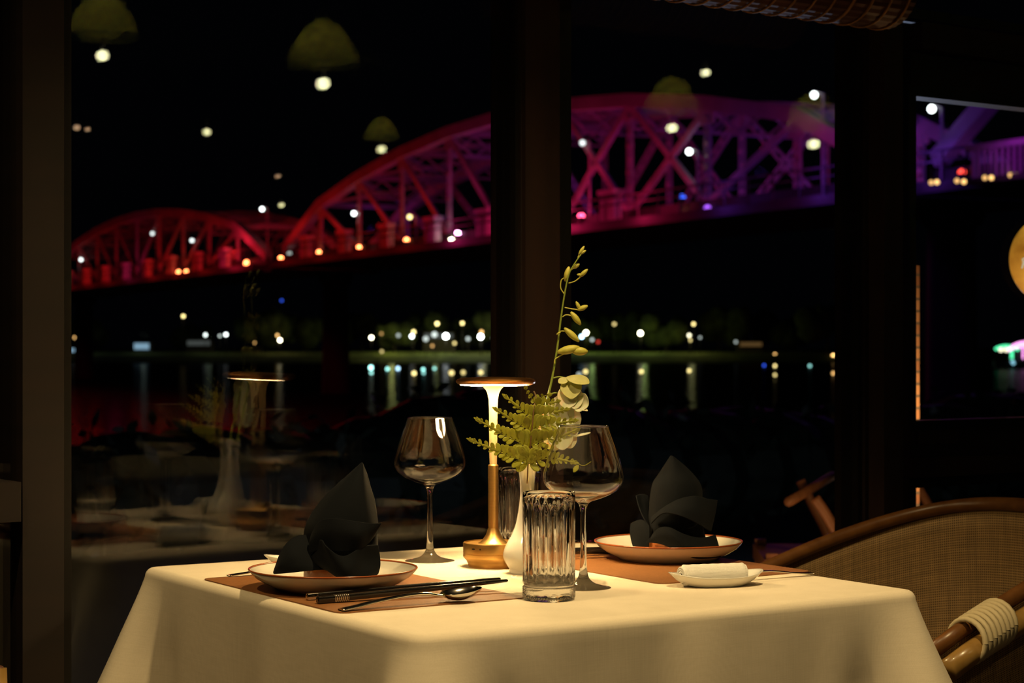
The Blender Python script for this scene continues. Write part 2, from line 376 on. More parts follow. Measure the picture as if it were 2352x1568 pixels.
# pendant lamps, reflected in the panes (stand in the room, out of the camera's view)
PEND = [ (235,128,8.2,14,1,'bulb','end of the first row over the far tables'), (742,192,8.2,15,1,'bulb','middle of the first row over the far tables'),
         (475,303,12.5,9,0,'bulb_dim','low lamp at the very back of the room'), (876,343,12.5,10,.5,'bulb_dim','second low lamp at the back of the room'),
         (1543,294,9.5,11,.8,'bulb','beside the wall past the rattan chair'), (1868,331,9.5,12,.8,'bulb','farthest along the window wall'),
         (1620,167,10.5,9,0,'bulb','highest lamp of the room, without shade'), (176,293,11,7,0,'bulb_peach','larger of the two peach bulbs on one cord line'),
         (201,297,11,5,0,'bulb_peach','smaller of the two peach bulbs on one cord line'), (695,40,11,5,0,'bulb_peach','single small peach bulb high up'),
         (638,405,11,5,0,'bulb_peach','single small peach bulb hanging low'), (646,471,11,6,0,'bulb_dim','lowest small yellow bulb')]
for (px, py, Yv, rp, sh, mt, lb) in PEND:
    v = mirror(P(px, py, Yv)); r = rp/F*Yv*.92
    t = thing('pendant_lamp', 'pendant lamp with glowing round bulb, '+lb, 'pendant lamp', v, group='pendant lamps over the room')
    M().sphere((0,0,0), r, 20, 12).build('bulb', X[mt], t)
    M().lathe([(.0,HT-v.z),(.004,HT-v.z),(.004,r*.9),(0,r*.9)], 8).build('cord', X['metal_dark'], t)
    if sh:
        k = sh*Yv/8.2
        m_ = M(); prof = [(.15*k,.075*k),(.145*k,.11*k),(.12*k,.17*k),(.08*k,.23*k),(.03*k,.27*k),(.008,.275*k)]
        m_.lathe(prof, 40); m_.build('basket_shade', X['straw'], t); M().lathe([(0,.082*k),(.146*k,.082*k),(.146*k,.088*k),(0,.088*k)], 40).build('shade_light_block', X['straw'], t); M().sphere((-.03*k, 0, .15*k), .022*k, 16, 10).build('shade_fill_bulb', X['shade_fill'], t)  # hidden bulb added so the shade glows, base added to block its light
# ------------------------------------------------------------------ table, cloth
TC = Vector((-.0005, 2.632, 0)); HA, HB = .3738, .3975
def clothed_table(tc, rz, ha, hb, lab_t, lab_c, seed, hem=.42):
    t = thing('dining_table', lab_t, 'table', (tc[0], tc[1], 0), rz)
    M().box((-ha+.01,-hb+.01,.715), (ha-.01,hb-.01,.7525)).build('table_top', X['post'], t, smooth=False)
    for sx in (-1,1):
        for sy in (-1,1):
            M().box((sx*(ha-.06)-.025, sy*(hb-.06)-.025, 0), (sx*(ha-.06)+.025, sy*(hb-.06)+.025, .715)).build('leg', X['post'], t, smooth=False)
    # perimeter samples
    rc, per = .022, []
    def seg(a, b, n): return [(a[0]+(b[0]-a[0])*i/n, a[1]+(b[1]-a[1])*i/n) for i in range(n)]
    cs = [(ha-rc, hb-rc, 0), (-ha+rc, hb-rc, PI/2), (-ha+rc, -hb+rc, PI), (ha-rc, -hb+rc, 1.5*PI)]
    for k in range(4):
        cx, cyy, a0 = cs[k]; nx, ny, a1 = cs[(k+1) % 4]
        for i in range(12):
            a = a0+PI/2*i/12; per.append((cx, cyy, math.cos(a), math.sin(a), 0.0, k))
        a = a0+PI/2; L = math.hypot(nx-cx, ny-cyy); n = 60
        for i in range(n):
            f = i/n; per.append((cx+(nx-cx)*f, cyy+(ny-cyy)*f, math.cos(a), math.sin(a), min(f, 1-f)*L, k+.5))
    rnd = random.Random(seed); ph = [rnd.uniform(0,6) for _ in range(8)]
    rows = []; rt = .011
    for f in (0, .25, .5, .75, .93): 
        rows.append([((x+nx*rc)*f - nx*0, (y+ny*rc)*f, .757) for (x,y,nx,ny,dc,k) in per])
    for q in range(6):
        a = PI/2*q/5; o = rc-rt+rt*math.sin(a); z = .757-rt+rt*math.cos(a)
        rows.append([(x+nx*o, y+ny*o, z) for (x,y,nx,ny,dc,k) in per])
    n = 26
    for i in range(1, n+1):
        h = .757-rt-(.757-rt-hem)*i/n; dp = (.757-rt-h); row = []
        for j, (x,y,nx,ny,dc,k) in enumerate(per):
            u = j/len(per)*2*PI
            co = .72*math.exp(-(dc/.075)**2)+.28*math.exp(-(dc/.022)**2)
            o = rc + .05*dp + dp*.40*co*(1-.25*math.exp(-dp/.05)) 
            o -= dp*.12*math.exp(-((dc-.085)/.035)**2)*min(1, dp/.10)
            amp = dp*.055*min(1, dc/.06)
            o += amp*(math.sin(u*17+ph[0])*.5+math.sin(u*29+ph[1])*.35+math.sin(u*9+ph[2])*.6)
            o += .0012*noise.noise(Vector((x*14, y*14, h*9)))
            row.append((x+nx*o, y+ny*o, h))
        rows.append(row)
    # top rows get faint creases
    rows = [[(p[0], p[1], p[2]+(.0009*noise.noise(Vector((p[0]*9, p[1]*9, seed))) if i < 5 else 0)) for p in r] for i, r in enumerate(rows)]
    m_ = M(); m_.grid(rows, True)
    c = m_.build('tablecloth', X['cloth'], None); c.location = (tc[0], tc[1], 0); c.rotation_euler = (0,0,rz); tag(c, lab_c, 'tablecloth')
    mod(c, 'SOLIDIFY', thickness=.0016, offset=-1)
    return t
clothed_table(TC, .5666, HA, HB, 'square dining table under the cream cloth laid for two', 'cream linen tablecloth hanging to the lap over the table laid for two', 3)
# ------------------------------------------------------------------ rattan chairs
def make_chair(name, label, loc, rz, group):
    t = thing(name, label, 'chair', loc, rz, group)
    # local frame: faces -x ; U shaped back
    def U(a, R=.27, z=None, k=0.0):      # a in -1..1 from near arm to far arm
        ang = a*PI*.5
        c_, s_ = math.cos(ang), math.sin(ang)
        x = -.18+.50*max(0, c_)**.80; y = R*math.copysign(abs(s_)**.62, s_)
        zz = .645+.163*max(0, (x+.18)/.50)**.85
        return Vector((x, y, zz if z is None else z))
    N = 64; A = [-1+2*i/N for i in range(N+1)]
    top = [U(a) for a in A]
    M().tube(top, .0115, 12).build('top_rail', X['rail'], t)
    low = []
    for a in A:
        p = U(a, .297); low.append(Vector((p.x+.026*max(0, math.cos(a*PI*.5)), p.y, p.z-.025)))
    M().tube(low, .0165, 12).build('arm_pole', X['rattan'], t)
    seatU = [U(a, .25, .43) for a in A]
    rows = []; uv = []; L = 0; acc = [0]
    for i in range(1, N+1): acc.append(acc[-1]+(top[i]-top[i-1]).length)
    m_ = M()
    for k in range(13):
        f = k/12; row = []
        for i in range(N+1):
            p = top[i].lerp(seatU[i], f); bow = math.sin(f*PI)*.006; d = Vector((p.x-.1, p.y, 0)); d = d.normalized() if d.length else d
            q = p+d*bow-Vector((0,0,.012))*(1-f); row.append(q); uv.append((acc[i]-acc[-1]/2, f*.30))
        rows.append(row)
    m_.grid(rows); m_.uv = uv
    o = m_.build('cane_back', X['cane'], t); mod(o, 'SOLIDIFY', thickness=.004)
    M().tube([U(a, .262, .425) for a in A]+[U(-1, .262, .425)], .014, 10).build('seat_rail', X['rail'], t)
    # seat and cushion
    s_ = M(); prof = [U(a, .255, .43) for a in A]
    s_.v = [tuple(p) for p in prof]+[tuple(p+Vector((0,0,.035))) for p in prof]; n = len(prof)
    s_.f = [tuple(range(n-1,-1,-1)), tuple(range(n, 2*n))]+[(i, (i+1)%n, n+(i+1)%n, n+i) for i in range(n)]
    s_.build('seat', X['cane'], t, smooth=False)
    for x, y, nm in ((-.17,-.24,1), (-.17,.24,1), (.25,-.19,0), (.25,.19,0)):
        zt = .655 if nm else .43
        M().tube([(x*1.08, y*1.06, 0), (x, y, .43), (x*1.0, y*1.08, zt)], .016, 12).build('leg', X['rattan'], t)
    for sg in (-1, 1):
        M().tube(smoothpath([(-.17, sg*.262, .44), (-.02, sg*.275, .55), (.14, sg*.28, .64)], 6), .011, 8).build('side_brace', X['rail'], t)
        c = M()
        for k in range(8):
            a = sg*(.962-.0058*k*1.5); p = U(a, .284); pc = Vector((p.x, p.y, p.z-.013)); d = (U(a+.01, .278)-U(a-.01, .278)).normalized()
            sd = d.cross(Vector((0,0,1))).normalized()
            c.tube([pc+sd*math.cos(q)*.035+Vector((0,0,1))*math.sin(q)*.031 for q in [2*PI*e/20 for e in range(21)]], .0042, 8, cap=False)
        c.build('wicker_binding', X['binding'], t)
    for x, y in ((-.17,-.24), (-.17,.24), (.25,-.19), (.25,.19)):
        c = M()
        for k in range(5): c.tube([(x*1.02+.019*math.cos(q), y*1.02+.019*math.sin(q), .36+k*.007) for q in [2*PI*e/16 for e in range(17)]], .004, 6, cap=False)
        c.build('leg_binding', X['binding'], t)
    return t
CH = TC+D1*.73+D2*.03
chair = make_chair('rattan_chair', 'rattan tub chair with woven cane back and bound pole arm, behind the towel dish', (CH.x, CH.y, 0), .5666, 'rattan chairs')
CL = TC-D1*.80+D2*.0
dup(chair, (CL.x, CL.y, 0), .5666+PI, 'dark rattan chair showing only its curved arm beside the hanging cloth')
# ------------------------------------------------------------------ place settings
CT = Vector((0, 2.655, 0))
def local(v): d = Vector(v)-CT; return Vector((d.dot(D1), d.dot(D2), 0))
RZ = .5666
def placed(root_xy, ang=0):   # world location of a point in the settings' frame, turned by ang about CT
    p = Vector(root_xy); c, s = math.cos(ang), math.sin(ang); q = Vector((p.x*c-p.y*s, p.x*s+p.y*c, 0)); return CT+D1*q.x+D2*q.y
ZM = TOP+.0034
def mat_mesh():
    hx, hy, r = .1325, .2015, .014; pts = []
    for cx, cyy, a0 in ((hx-r,hy-r,0), (-hx+r,hy-r,PI/2), (-hx+r,-hy+r,PI), (hx-r,-hy+r,1.5*PI)):
        for i in range(7): a = a0+PI/2*i/6; pts.append((cx+r*math.cos(a), cyy+r*math.sin(a)))
    n = len(pts); m_ = M(); m_.v = [(x,y,0) for x,y in pts]+[(x,y,.0018) for x,y in pts]
    m_.f = [tuple(range(n-1,-1,-1)), tuple(range(n,2*n))]+[(i,(i+1)%n,n+(i+1)%n,n+i) for i in range(n)]; return m_
lm = local((-.199, 2.5135, 0))
def place(o, xy, z, ang, lab=None):
    p = placed(xy, ang); o.location = (p.x, p.y, z); o.rotation_euler = (0,0,RZ+ang)
pm = mat_mesh().build('placemat', X['leather'], None, smooth=False); place(pm, lm, TOP+.0014, 0); tag(pm, 'tan leather placemat under the plate with chopsticks and spoon in front', 'placemat', 'leather placemats')
pm2 = pm.copy(); COL.objects.link(pm2); place(pm2, lm, TOP+.0014, PI); pm2['label'] = 'tan leather placemat reaching to the rattan chair, towel dish on its corner'
# plates
def plate():
    t = thing('dinner_plate', '', 'plate')
    prof = [(0,.004),(.060,.004),(.066,.0),(.074,.0),(.078,.004),(.090,.0095),(.101,.0165),(.1075,.0235),(.1092,.0262)]
    inner = [(.1080,.0265),(.1055,.0240),(.099,.0175),(.088,.0115),(.074,.0082),(.05,.0075),(0,.0075)]
    M().lathe(prof[:-1]+[(.1087,.0252)]+[(.1068,.0254)]+inner[1:], 96).build('dish', X['china'], t)
    M().lathe([(.1084,.0248),(.1094,.0258),(.1090,.0270),(.1080,.0272),(.1070,.0264),(.1066,.0252),(.1084,.0248)], 96).build('rim_glaze', X['china_rim'], t)
    return t
pl = plate(); pl['label'] = 'cream china plate with thin brown rim behind the black chopsticks'; pl['group'] = 'dinner plates'
pl.location = (-.231, 2.503, ZM)
pl2 = dup(pl, (.2306, 2.858, ZM), 0, 'cream china plate with thin brown rim behind the rolled towel')
# carved rings
def ring():
    t = thing('napkin_ring', '', 'napkin ring'); 
    def md(i, r, z, a): return r+(.0018*abs(math.sin(a*9+z*180)) if 0 < i < 7 else 0)
    M().lathe([(.034,0),(.040,.0005),(.041,.004),(.0405,.008),(.041,.012),(.0405,.017),(.0405,.0225),(.039,.0255),(.034,.0255),(.033,.011),(.034,0)], 90, mod=md).build('carved_band', X['carved'], t)
    M().lathe([(.0352,.0256),(.0385,.0256),(.0385,.0270),(.0352,.0270),(.0352,.0256)], 60).build('top_edge', X['china_rim'], t)
    return t
rg = ring(); rg['label'] = 'carved orange-brown wooden ring holding the napkin nearest the chopsticks'; rg['group'] = 'carved napkin rings'; rg.location = (-.2255, 2.490, ZM+.0077)
dup(rg, (.232, 2.835, ZM+.0077), .4, 'carved orange-brown wooden ring holding the napkin nearest the rattan chair')
# napkins ----------------------------------------------------------------
def crom(vals, t):
    n = len(vals)-1; x = t*n; i = min(int(x), n-1); f = x-i
    a, b, c, d = vals[max(i-1,0)], vals[i], vals[i+1], vals[min(i+2,n)]
    return .5*((2*b)+(c-a)*f+(2*a-5*b+4*c-d)*f*f+(3*b-a-3*c+d)*f**3)
def flap(Y, rows, nu=26, nv=20):
    """rows of (px, py, depth towards the camera in m), smoothed into one sheet"""
    R = [[P(a, b, Y)-Vector((0, d, 0)) for a, b, d in r] for r in rows]
    tmp = [[crom(r, i/nu) for i in range(nu+1)] for r in R]
    out = [[crom([tmp[k][i] for k in range(len(tmp))], j/nv) for i in range(nu+1)] for j in range(nv+1)]
    return M().grid(out)
def body(Y, rings, deps, n=40, jitter=.0025, seed=1):
    m_ = M(); rows = []
    R = len(rings)
    for q in range((R-1)*5+1):
        t = q/((R-1)*5)
        y = crom([r[0] for r in rings], t); a = crom([r[1] for r in rings], t); b = crom([r[2] for r in rings], t); d = max(.0004, crom(deps, t))
        row = []
        for j in range(n):
            th = 2*PI*j/n; cx = (a+b)/2+(b-a)/2*math.cos(th); p = P(cx, y, Y)
            dd = d*math.sin(th)*(1+.22*math.sin(3*th+t*4+seed))
            row.append(p+Vector((0, -dd, 0))+Vector((0,0,1))*jitter*noise.noise(Vector((cx*.03, y*.03, th))))
        rows.append(row)
    m_.grid(rows, True); m_.f.append(tuple(range(n))); return m_
def napkin(label, base, Y, parts):
    t = thing('folded_napkin', label, 'napkin', base, 0, 'dark folded napkins')
    for nm, m_, th in parts:
        o = m_.build(nm, X['napkin'], t, world=True)
        if th: mod(o, 'SOLIDIFY', thickness=th, offset=0); mod(o, 'SUBSURF', levels=1, render_levels=1)
    return t
YL = 2.49
rings = [(1301,722,850),(1285,706,862),(1250,698,868),(1215,700,866),(1180,716,866),(1150,738,861),(1120,766,852),(1092,797,845),(1070,822,836),(1062,831,833)]
napkin('dark navy napkin folded into a tall hood on the plate by the chopsticks', (-.218, 2.490, ZM+.030), YL, [
 ('cone_core', body(YL, rings, [.024,.034,.038,.036,.030,.024,.018,.011,.004,.001]), 0),
 ('hood', flap(YL, [[(833,1061,.006),(833,1061,.006),(833,1061,.006),(833,1061,.006),(833,1061,.006)],
    [(788,1101,.004),(800,1100,.018),(820,1104,.026),(838,1108,.022),(848,1112,.008)],
    [(738,1148,.004),(762,1150,.028),(800,1150,.040),(840,1152,.034),(861,1155,.010)],
    [(704,1202,.004),(735,1200,.036),(785,1200,.050),(845,1200,.040),(869,1195,.010)],
    [(696,1252,.004),(730,1250,.042),(780,1250,.054),(840,1240,.040),(867,1225,.012)]]), .0018),
 ('middle_fold', flap(YL, [[(722,1222,.036),(742,1190,.048),(775,1180,.062),(825,1186,.066),(858,1192,.058),(884,1192,.052)],
    [(718,1240,.042),(745,1215,.056),(782,1210,.068),(830,1215,.072),(856,1212,.060),(876,1203,.052)],
    [(720,1262,.044),(752,1250,.058),(790,1255,.068),(828,1252,.066),(850,1240,.056),(862,1226,.048)]]), .0018),
 ('front_fold', flap(YL, [[(735,1236,.046),(750,1228,.062),(762,1240,.074),(800,1262,.078),(842,1243,.060),(874,1243,.042)],
    [(728,1258,.044),(752,1262,.062),(785,1285,.080),(815,1290,.084),(845,1272,.058),(878,1270,.040)],
    [(722,1280,.040),(752,1288,.060),(790,1308,.078),(818,1318,.080),(848,1306,.066),(879,1290,.044)],
    [(735,1298,.034),(765,1300,.052),(795,1316,.066),(825,1325,.068),(852,1323,.060),(874,1308,.044)]]), .0018),
 ('side_fold', flap(YL, [[(722,1228,.010),(692,1226,.020),(668,1238,.030),(652,1262,.036),(642,1290,.038),(636,1308,.036)],
    [(735,1250,.022),(705,1250,.040),(682,1258,.050),(664,1274,.052),(650,1292,.050),(637,1308,.038)],
    [(745,1280,.036),(722,1281,.050),(700,1284,.056),(678,1292,.056),(655,1300,.050),(637,1309,.038)],
    [(775,1298,.036),(745,1298,.050),(712,1300,.056),(684,1303,.054),(660,1306,.048),(637,1309,.038)]]), .0018)])
YR = 2.845
rings = [(1270,1490,1600),(1250,1486,1622),(1220,1487,1618),(1185,1489,1608),(1150,1493,1606),(1120,1499,1604),(1095,1511,1590),(1070,1526,1566),(1052,1537,1548),(1046,1541,1543)]
napkin('dark napkin folded with one broad wing on the plate by the rattan chair', (.232, 2.835, ZM+.030), YR, [
 ('cone_core', body(YR, rings, [.026,.034,.036,.034,.028,.022,.016,.009,.003,.001], seed=2), 0),
 ('hood', flap(YR, [[(1541,1045,.006),(1541,1045,.006),(1543,1046,.006),(1543,1046,.006),(1544,1047,.004)],
    [(1514,1086,.004),(1524,1084,.016),(1544,1082,.022),(1566,1080,.016),(1580,1076,.002)],
    [(1498,1112,.004),(1510,1112,.026),(1545,1112,.034),(1585,1110,.024),(1609,1112,.002)],
    [(1491,1160,.006),(1504,1160,.034),(1545,1160,.042),(1588,1158,.030),(1612,1150,.002)],
    [(1486,1236,.010),(1500,1225,.038),(1545,1215,.044),(1590,1205,.032),(1610,1190,.004)]]), .0018),
 ('wing_fold', flap(YR, [[(1490,1184,.040),(1516,1160,.052),(1552,1140,.050),(1590,1134,.040),(1622,1142,.026),(1646,1146,.016)],
    [(1490,1190,.046),(1518,1164,.060),(1556,1160,.064),(1594,1165,.056),(1618,1176,.040),(1637,1184,.026)],
    [(1490,1196,.048),(1516,1170,.064),(1556,1176,.070),(1594,1194,.062),(1614,1208,.046),(1628,1216,.032)]]), .0018),
 ('front_fold', flap(YR, [[(1492,1222,.050),(1505,1204,.062),(1528,1200,.070),(1562,1216,.070),(1600,1226,.056),(1638,1222,.034)],
    [(1489,1230,.050),(1510,1218,.066),(1536,1222,.076),(1570,1244,.076),(1606,1250,.062),(1645,1246,.038)],
    [(1484,1238,.044),(1512,1240,.060),(1545,1252,.072),(1578,1268,.076),(1612,1272,.064),(1649,1272,.042)]]), .0018),
 ('lower_fold', flap(YR, [[(1480,1236,.044),(1505,1210,.056),(1530,1206,.062),(1548,1228,.062),(1575,1256,.060),(1592,1270,.056)],
    [(1479,1240,.044),(1505,1236,.054),(1530,1238,.058),(1550,1252,.056),(1568,1264,.052),(1580,1272,.050)]]), .0018),
 ('side_fold', flap(YR, [[(1461,1138,-.006),(1470,1136,-.012),(1480,1136,-.016),(1490,1140,-.018)],
    [(1466,1160,.004),(1472,1168,.0),(1482,1160,-.008),(1492,1160,-.014)],
    [(1474,1182,.018),(1480,1190,.014),(1487,1190,.004),(1493,1190,-.008)],
    [(1486,1204,.030),(1488,1208,.026),(1490,1212,.018),(1494,1216,.004)]]), .0018),
 ('back_fold', flap(YR, [[(1448,1200,.010),(1462,1192,.018),(1474,1190,.026),(1488,1202,.034)],
    [(1446,1222,.012),(1460,1216,.026),(1474,1214,.034),(1488,1222,.040)],
    [(1452,1250,.014),(1464,1244,.028),(1476,1240,.036),(1486,1242,.040)],
    [(1464,1272,.014),(1470,1272,.024),(1478,1266,.030),(1486,1256,.036)]]), .0018)])
# ---- cutlery, built in the settings' frame (x along D1 from the diner's edge, y along D2)
def superell(a, b, p, n=20): 
    return [(a*math.copysign(abs(math.cos(2*PI*i/n))**p, math.cos(2*PI*i/n)), b*math.copysign(abs(math.sin(2*PI*i/n))**p, math.sin(2*PI*i/n))) for i in range(n)]
def spoon_mesh():
    m_ = M(); hl = .125
    path = [(0,0,.0015),(.02,0,.004),(.05,0,.0085),(.09,0,.0125),(.115,0,.0125),(.132,0,.0095),(.142,0,.0085)]
    wid = [.0078,.0076,.0062,.0044,.0032,.0032,.0045]; th = [.0017,.0017,.0018,.0021,.0023,.0019,.0014]
    pts = smoothpath(path, 5); n = len(pts)
    rows = []
    for i, p in enumerate(pts):
        f = i/(n-1)*(len(wid)-1); k = min(int(f), len(wid)-2); g = f-k; ww = wid[k]*(1-g)+wid[k+1]*g; tt = th[k]*(1-g)+th[k+1]*g
        rows.append([(p.x, a, p.z+b) for a, b in superell(ww, tt, .8)])
    m_.grid(rows, True); m_.f.append(tuple(range(20)))
    return m_
def spoon_bowl():
    top, bot = [], []; m_ = M(); n = 36
    def pt(r, a, dz): 
        ex = .0275*math.cos(a)*r; ey = .0195*math.sin(a)*r*(1-.18*math.cos(a)); 
        z = .0135+ex*.10-.0105*max(0,1-r*r)**.8; return (.1660+ex, ey, z+dz)
    m_.grid([[pt(max(r,.001), 2*PI*j/n, 0) for j in range(n)] for r in (0,.15,.3,.45,.6,.75,.87,.95,1)], True)
    m_.grid([[pt(max(r,.001)*1.0, 2*PI*j/n, -.0013) for j in range(n)] for r in (1,.95,.87,.75,.6,.45,.3,.15,0)], True)
    m_.grid([[pt(1, 2*PI*j/n, 0) for j in range(n)], [pt(1.02, 2*PI*j/n, -.0006) for j in range(n)], [pt(1, 2*PI*j/n, -.0013) for j in range(n)]], True)
    return m_
sp = thing('dessert_spoon', 'polished steel spoon lying along the table corner side of the chopsticks', 'spoon', group='steel spoons')
spoon_mesh().build('handle', X['steel'], sp); spoon_bowl().build('bowl', X['steel'], sp)
ls = local((-.202, 2.285, 0)); place(sp, ls, ZM, 0)
sp2 = dup(sp, (0,0,0), 0, 'polished steel spoon at the far edge, half hidden by glass stems'); place(sp2, ls+Vector((.02,-.012,0)), ZM, PI)
def fork():
    t = thing('table_fork', 'steel fork with its handle end showing past the plate by the chopsticks', 'fork', group='steel forks')
    path = smoothpath([(0,0,.0016),(.03,0,.004),(.07,0,.009),(.105,0,.0095),(.125,0,.006)], 5)
    rows = []; n = len(path)
    for i, p in enumerate(path):
        f = i/(n-1); ww = .0062*(1-f)+.0028*f if f < .8 else .0028+(f-.8)/.2*.007; rows.append([(p.x, a, p.z+b) for a, b in superell(ww, .0012, .8)])
    h = M().grid(rows, True); h.f.append(tuple(range(20))); h.build('handle', X['steel'], t)
    M().grid([[(.124,y,.006+dz) for y in (-.0098,-.005,0,.005,.0098)] for dz in (-.001,)]+[[(.142,y,.0035) for y in (-.0105,-.005,0,.005,.0105)]]).build('neck', X['steel'], t).modifiers.new('solidify','SOLIDIFY').thickness = .0016
    for k in range(4):
        y = -.0092+k*.00613
        M().tube([(.141,y,.0035),(.155,y,.0045),(.170,y,.0115),(.184,y*.97,.0215)], [.0017,.0015,.0013,.0006], 8, flat=.8).build('tine', X['steel'], t)
    return t
fk = fork(); lf = local((-.385, 2.630, 0)); place(fk, lf, ZM, 0)
fk2 = dup(fk, (0,0,0), 0, 'steel fork with tines showing above the rolled towel'); place(fk2, lf+Vector((-.008,.034,0)), ZM, PI)
def chopstick(band):
    t = thing('chopstick', '', 'chopstick', group='black chopsticks'); L = .262
    def sec(x, r, p): return [(x, a, b) for a, b in superell(r, r, p)]
    k0 = .013
    M().grid([sec(k0 if not band else 0,.0042,.35), sec(.10,.0040,.4), sec(.18,.0034,.7), sec(L-.002,.0021,1), sec(L,.0012,1)], True).build('shaft', X['black_lacquer'], t, sharp=40)
    c = M()
    if band:
        c.grid([sec(.021,.0045,.35), sec(.0395,.00445,.35)], True); c.build('silver_band', X['silver_band'], t, sharp=40)
        pb = M()
        for i in range(7):
            for s in (-1,1):
                pb.beam((.0218+i*.0026, -.0044, s*.0044), (.0238+i*.0026, -.0044, -s*.0044), .0005); pb.beam((.0218+i*.0026, s*.0044, .0044), (.0238+i*.0026, -s*.0044, .0044), .0005)
        pb.build('engraved_pattern', X['black_lacquer'], t, smooth=False)
    c = M(); c.grid([sec(-.001,.0028,.5), sec(0,.0041,.35), sec(k0,.0042,.35)] if not band else [sec(-.0012,.003,.5), sec(0,.0043,.35)], True); c.f.append(tuple(range(20)))
    c.build('end_cap', X['steel'] if not band else X['black_lacquer'], t, sharp=40)
    return t
def aim(o, a, b):
    d = (Vector(b)-Vector(a)); o.location = a; o.rotation_euler = (0, -math.atan2(d.z, math.hypot(d.x,d.y)), math.atan2(d.y, d.x))
c1 = chopstick(False); c1['label'] = 'black chopstick with a plain chrome end, the one nearer the plate'
c2 = chopstick(True); c2['label'] = 'black chopstick with a patterned silver band, in front of its chrome-ended mate'
A1, B1 = (-.252, 2.384, ZM+.0042), (-.004, 2.500, ZM+.0135); A2, B2 = (-.2355, 2.350, ZM+.0045), (-.000, 2.478, ZM+.0135)
aim(c1, A1, B1); aim(c2, A2, B2)
def turn(p): q = CT*2-Vector(p); return (q.x, q.y, p[2])
c3 = dup(c1, (0,0,0), 0, 'black chopstick at the far edge of the cloth, its plain tip by the glass stem'); aim(c3, turn(A1), turn(B1))
c4 = dup(c2, (0,0,0), 0, 'black banded chopstick at the far edge, farther from the plate'); aim(c4, turn(A2), turn(B2))
for o, b_ in ((c3, 0), (c4, 1)): pass
rs = M().obox((0,0,.0038), (.006,0,0), (0,.020,0), (0,0,.0038)).build('chopstick_rest', X['stone'], None, smooth=False); mod(rs, 'BEVEL', width=.0015, segments=3)
q = Vector(A2).lerp(Vector(B2), .70).lerp(Vector(A1).lerp(Vector(B1), .70), .5); rs.location = (q.x, q.y, ZM); rs.rotation_euler = (0,0,RZ); tag(rs, 'small black chopstick rest behind the bowl of the spoon', 'chopstick rest', 'chopstick rests')
rs2 = rs.copy(); COL.objects.link(rs2); q2 = turn((q.x, q.y, ZM)); rs2.location = q2; rs2['label'] = 'small black chopstick rest at the far edge of the cloth behind the glasses'
# ---- towel dishes
def dish():
    t = thing('towel_dish', '', 'dish', group='white towel dishes'); m_ = M(); n = 56
    def pt(r, a, z):
        e = abs(math.cos(a)); return (.064*math.cos(a)*r*(1+.04*e**6), .037*math.sin(a)*r, z+.006*(e**3)*r*r)
    prof = [(.001,.0008),(.5,.0008),(.60,0),(.68,.0006),(.84,.006),(.97,.0125),(1.0,.0140),(.985,.0146),(.94,.0132),(.82,.0082),(.66,.0036),(.4,.0028),(.001,.0028)]
    m_.grid([[pt(r, 2*PI*j/n, z) for j in range(n)] for r, z in prof], True); m_.build('dish', X['white_china'], t); return t
def towel(label):
    t = thing('rolled_towel', label, 'towel', group='rolled white towels'); m_ = M(); r0 = .0136; n = 40
    rows = []
    for i in range(25):
        x = -.045+.09*i/24; e = min(1, (min(i, 24-i)/24)/.06+.35); e = min(1, e); rows.append([(x, r0*e*math.cos(2*PI*j/n)*1.08, r0*1.0+r0*e*math.sin(2*PI*j/n)*(1+.02*math.sin(i*1.7))) for j in range(n)])
    m_.grid(rows, True); m_.build('roll', X['towel'], t)
    sp_ = []
    for sgn in (-1, 1):
        s_ = M(); s_.tube([(sgn*(.0448+.0010*math.cos(k)), r0*.85*(1-k/22)*math.cos(k), r0+r0*.8*(1-k/22)*math.sin(k)) for k in [q*.35 for q in range(58)]], .0014, 6)
        s_.build('spiral_end', X['towel'], t)
    return t
ds = dish(); ds['label'] = 'small boat-shaped white dish under the rolled towel on the open cloth'; ds.location = (.268, 2.545, TOP+.001); ds.rotation_euler = (0,0,.30)
tw = towel('tightly rolled white towel on the dish in front of the plate'); tw.location = (.264, 2.540, TOP+.0037); tw.rotation_euler = (0,0,.30)
dup(ds, (-.288, 2.762, TOP+.001), .30+PI, 'small white dish peeping out behind the tall napkin'); dup(tw, (-.282, 2.764, TOP+.0037), .30+PI, 'rolled white towel mostly hidden behind the tall napkin')
# ---- wine glasses
def wine_glass(label, x, y):
    t = thing('wine_glass', label, 'wine glass', (x, y, TOP+.0006), 0, 'wine glasses')
    outer = [(0,.0),(.030,.0),(.0360,.0004),(.0366,.0012),(.034,.0020),(.024,.0040),(.014,.0075),(.0085,.0125),(.0058,.0190),(.0045,.030),(.0040,.050),(.0038,.075),(.0040,.096),(.0046,.104),(.0062,.1095),(.0095,.1130),
             (.018,.1158),(.030,.1202),(.0425,.1270),(.0500,.1350),(.0524,.1435),(.0512,.1540),(.0470,.1700),(.0410,.1880),(.0350,.2040),(.0325,.2115)]
    inner = [(.0321,.2120),(.0317,.2115),(.0341,.2038),(.0401,.1878),(.0461,.1698),(.0503,.1539),(.0514,.1436),(.0491,.1357),(.0417,.1280),(.0292,.1216),(.016,.1180),(.006,.1168),(0,.1166)]
    def sub(pr, n=3):
        q = smoothpath([(a, 0, b) for a, b in pr], n); return [(max(0, v.x), v.z) for v in q]
    po = sub(outer); pi_ = sub(inner); po[0] = (0, 0); pi_[-1] = (0, .1166)
    M().lathe(po+pi_, 72).build('glass_body', X['glass'], t)
    return t
wine_glass('clear wine glass standing alone between the tall napkin and the brass lamp', -.1205, 2.843)
wine_glass('clear wine glass behind the ribbed tumbler, fern tips showing through it', .093, 2.523)
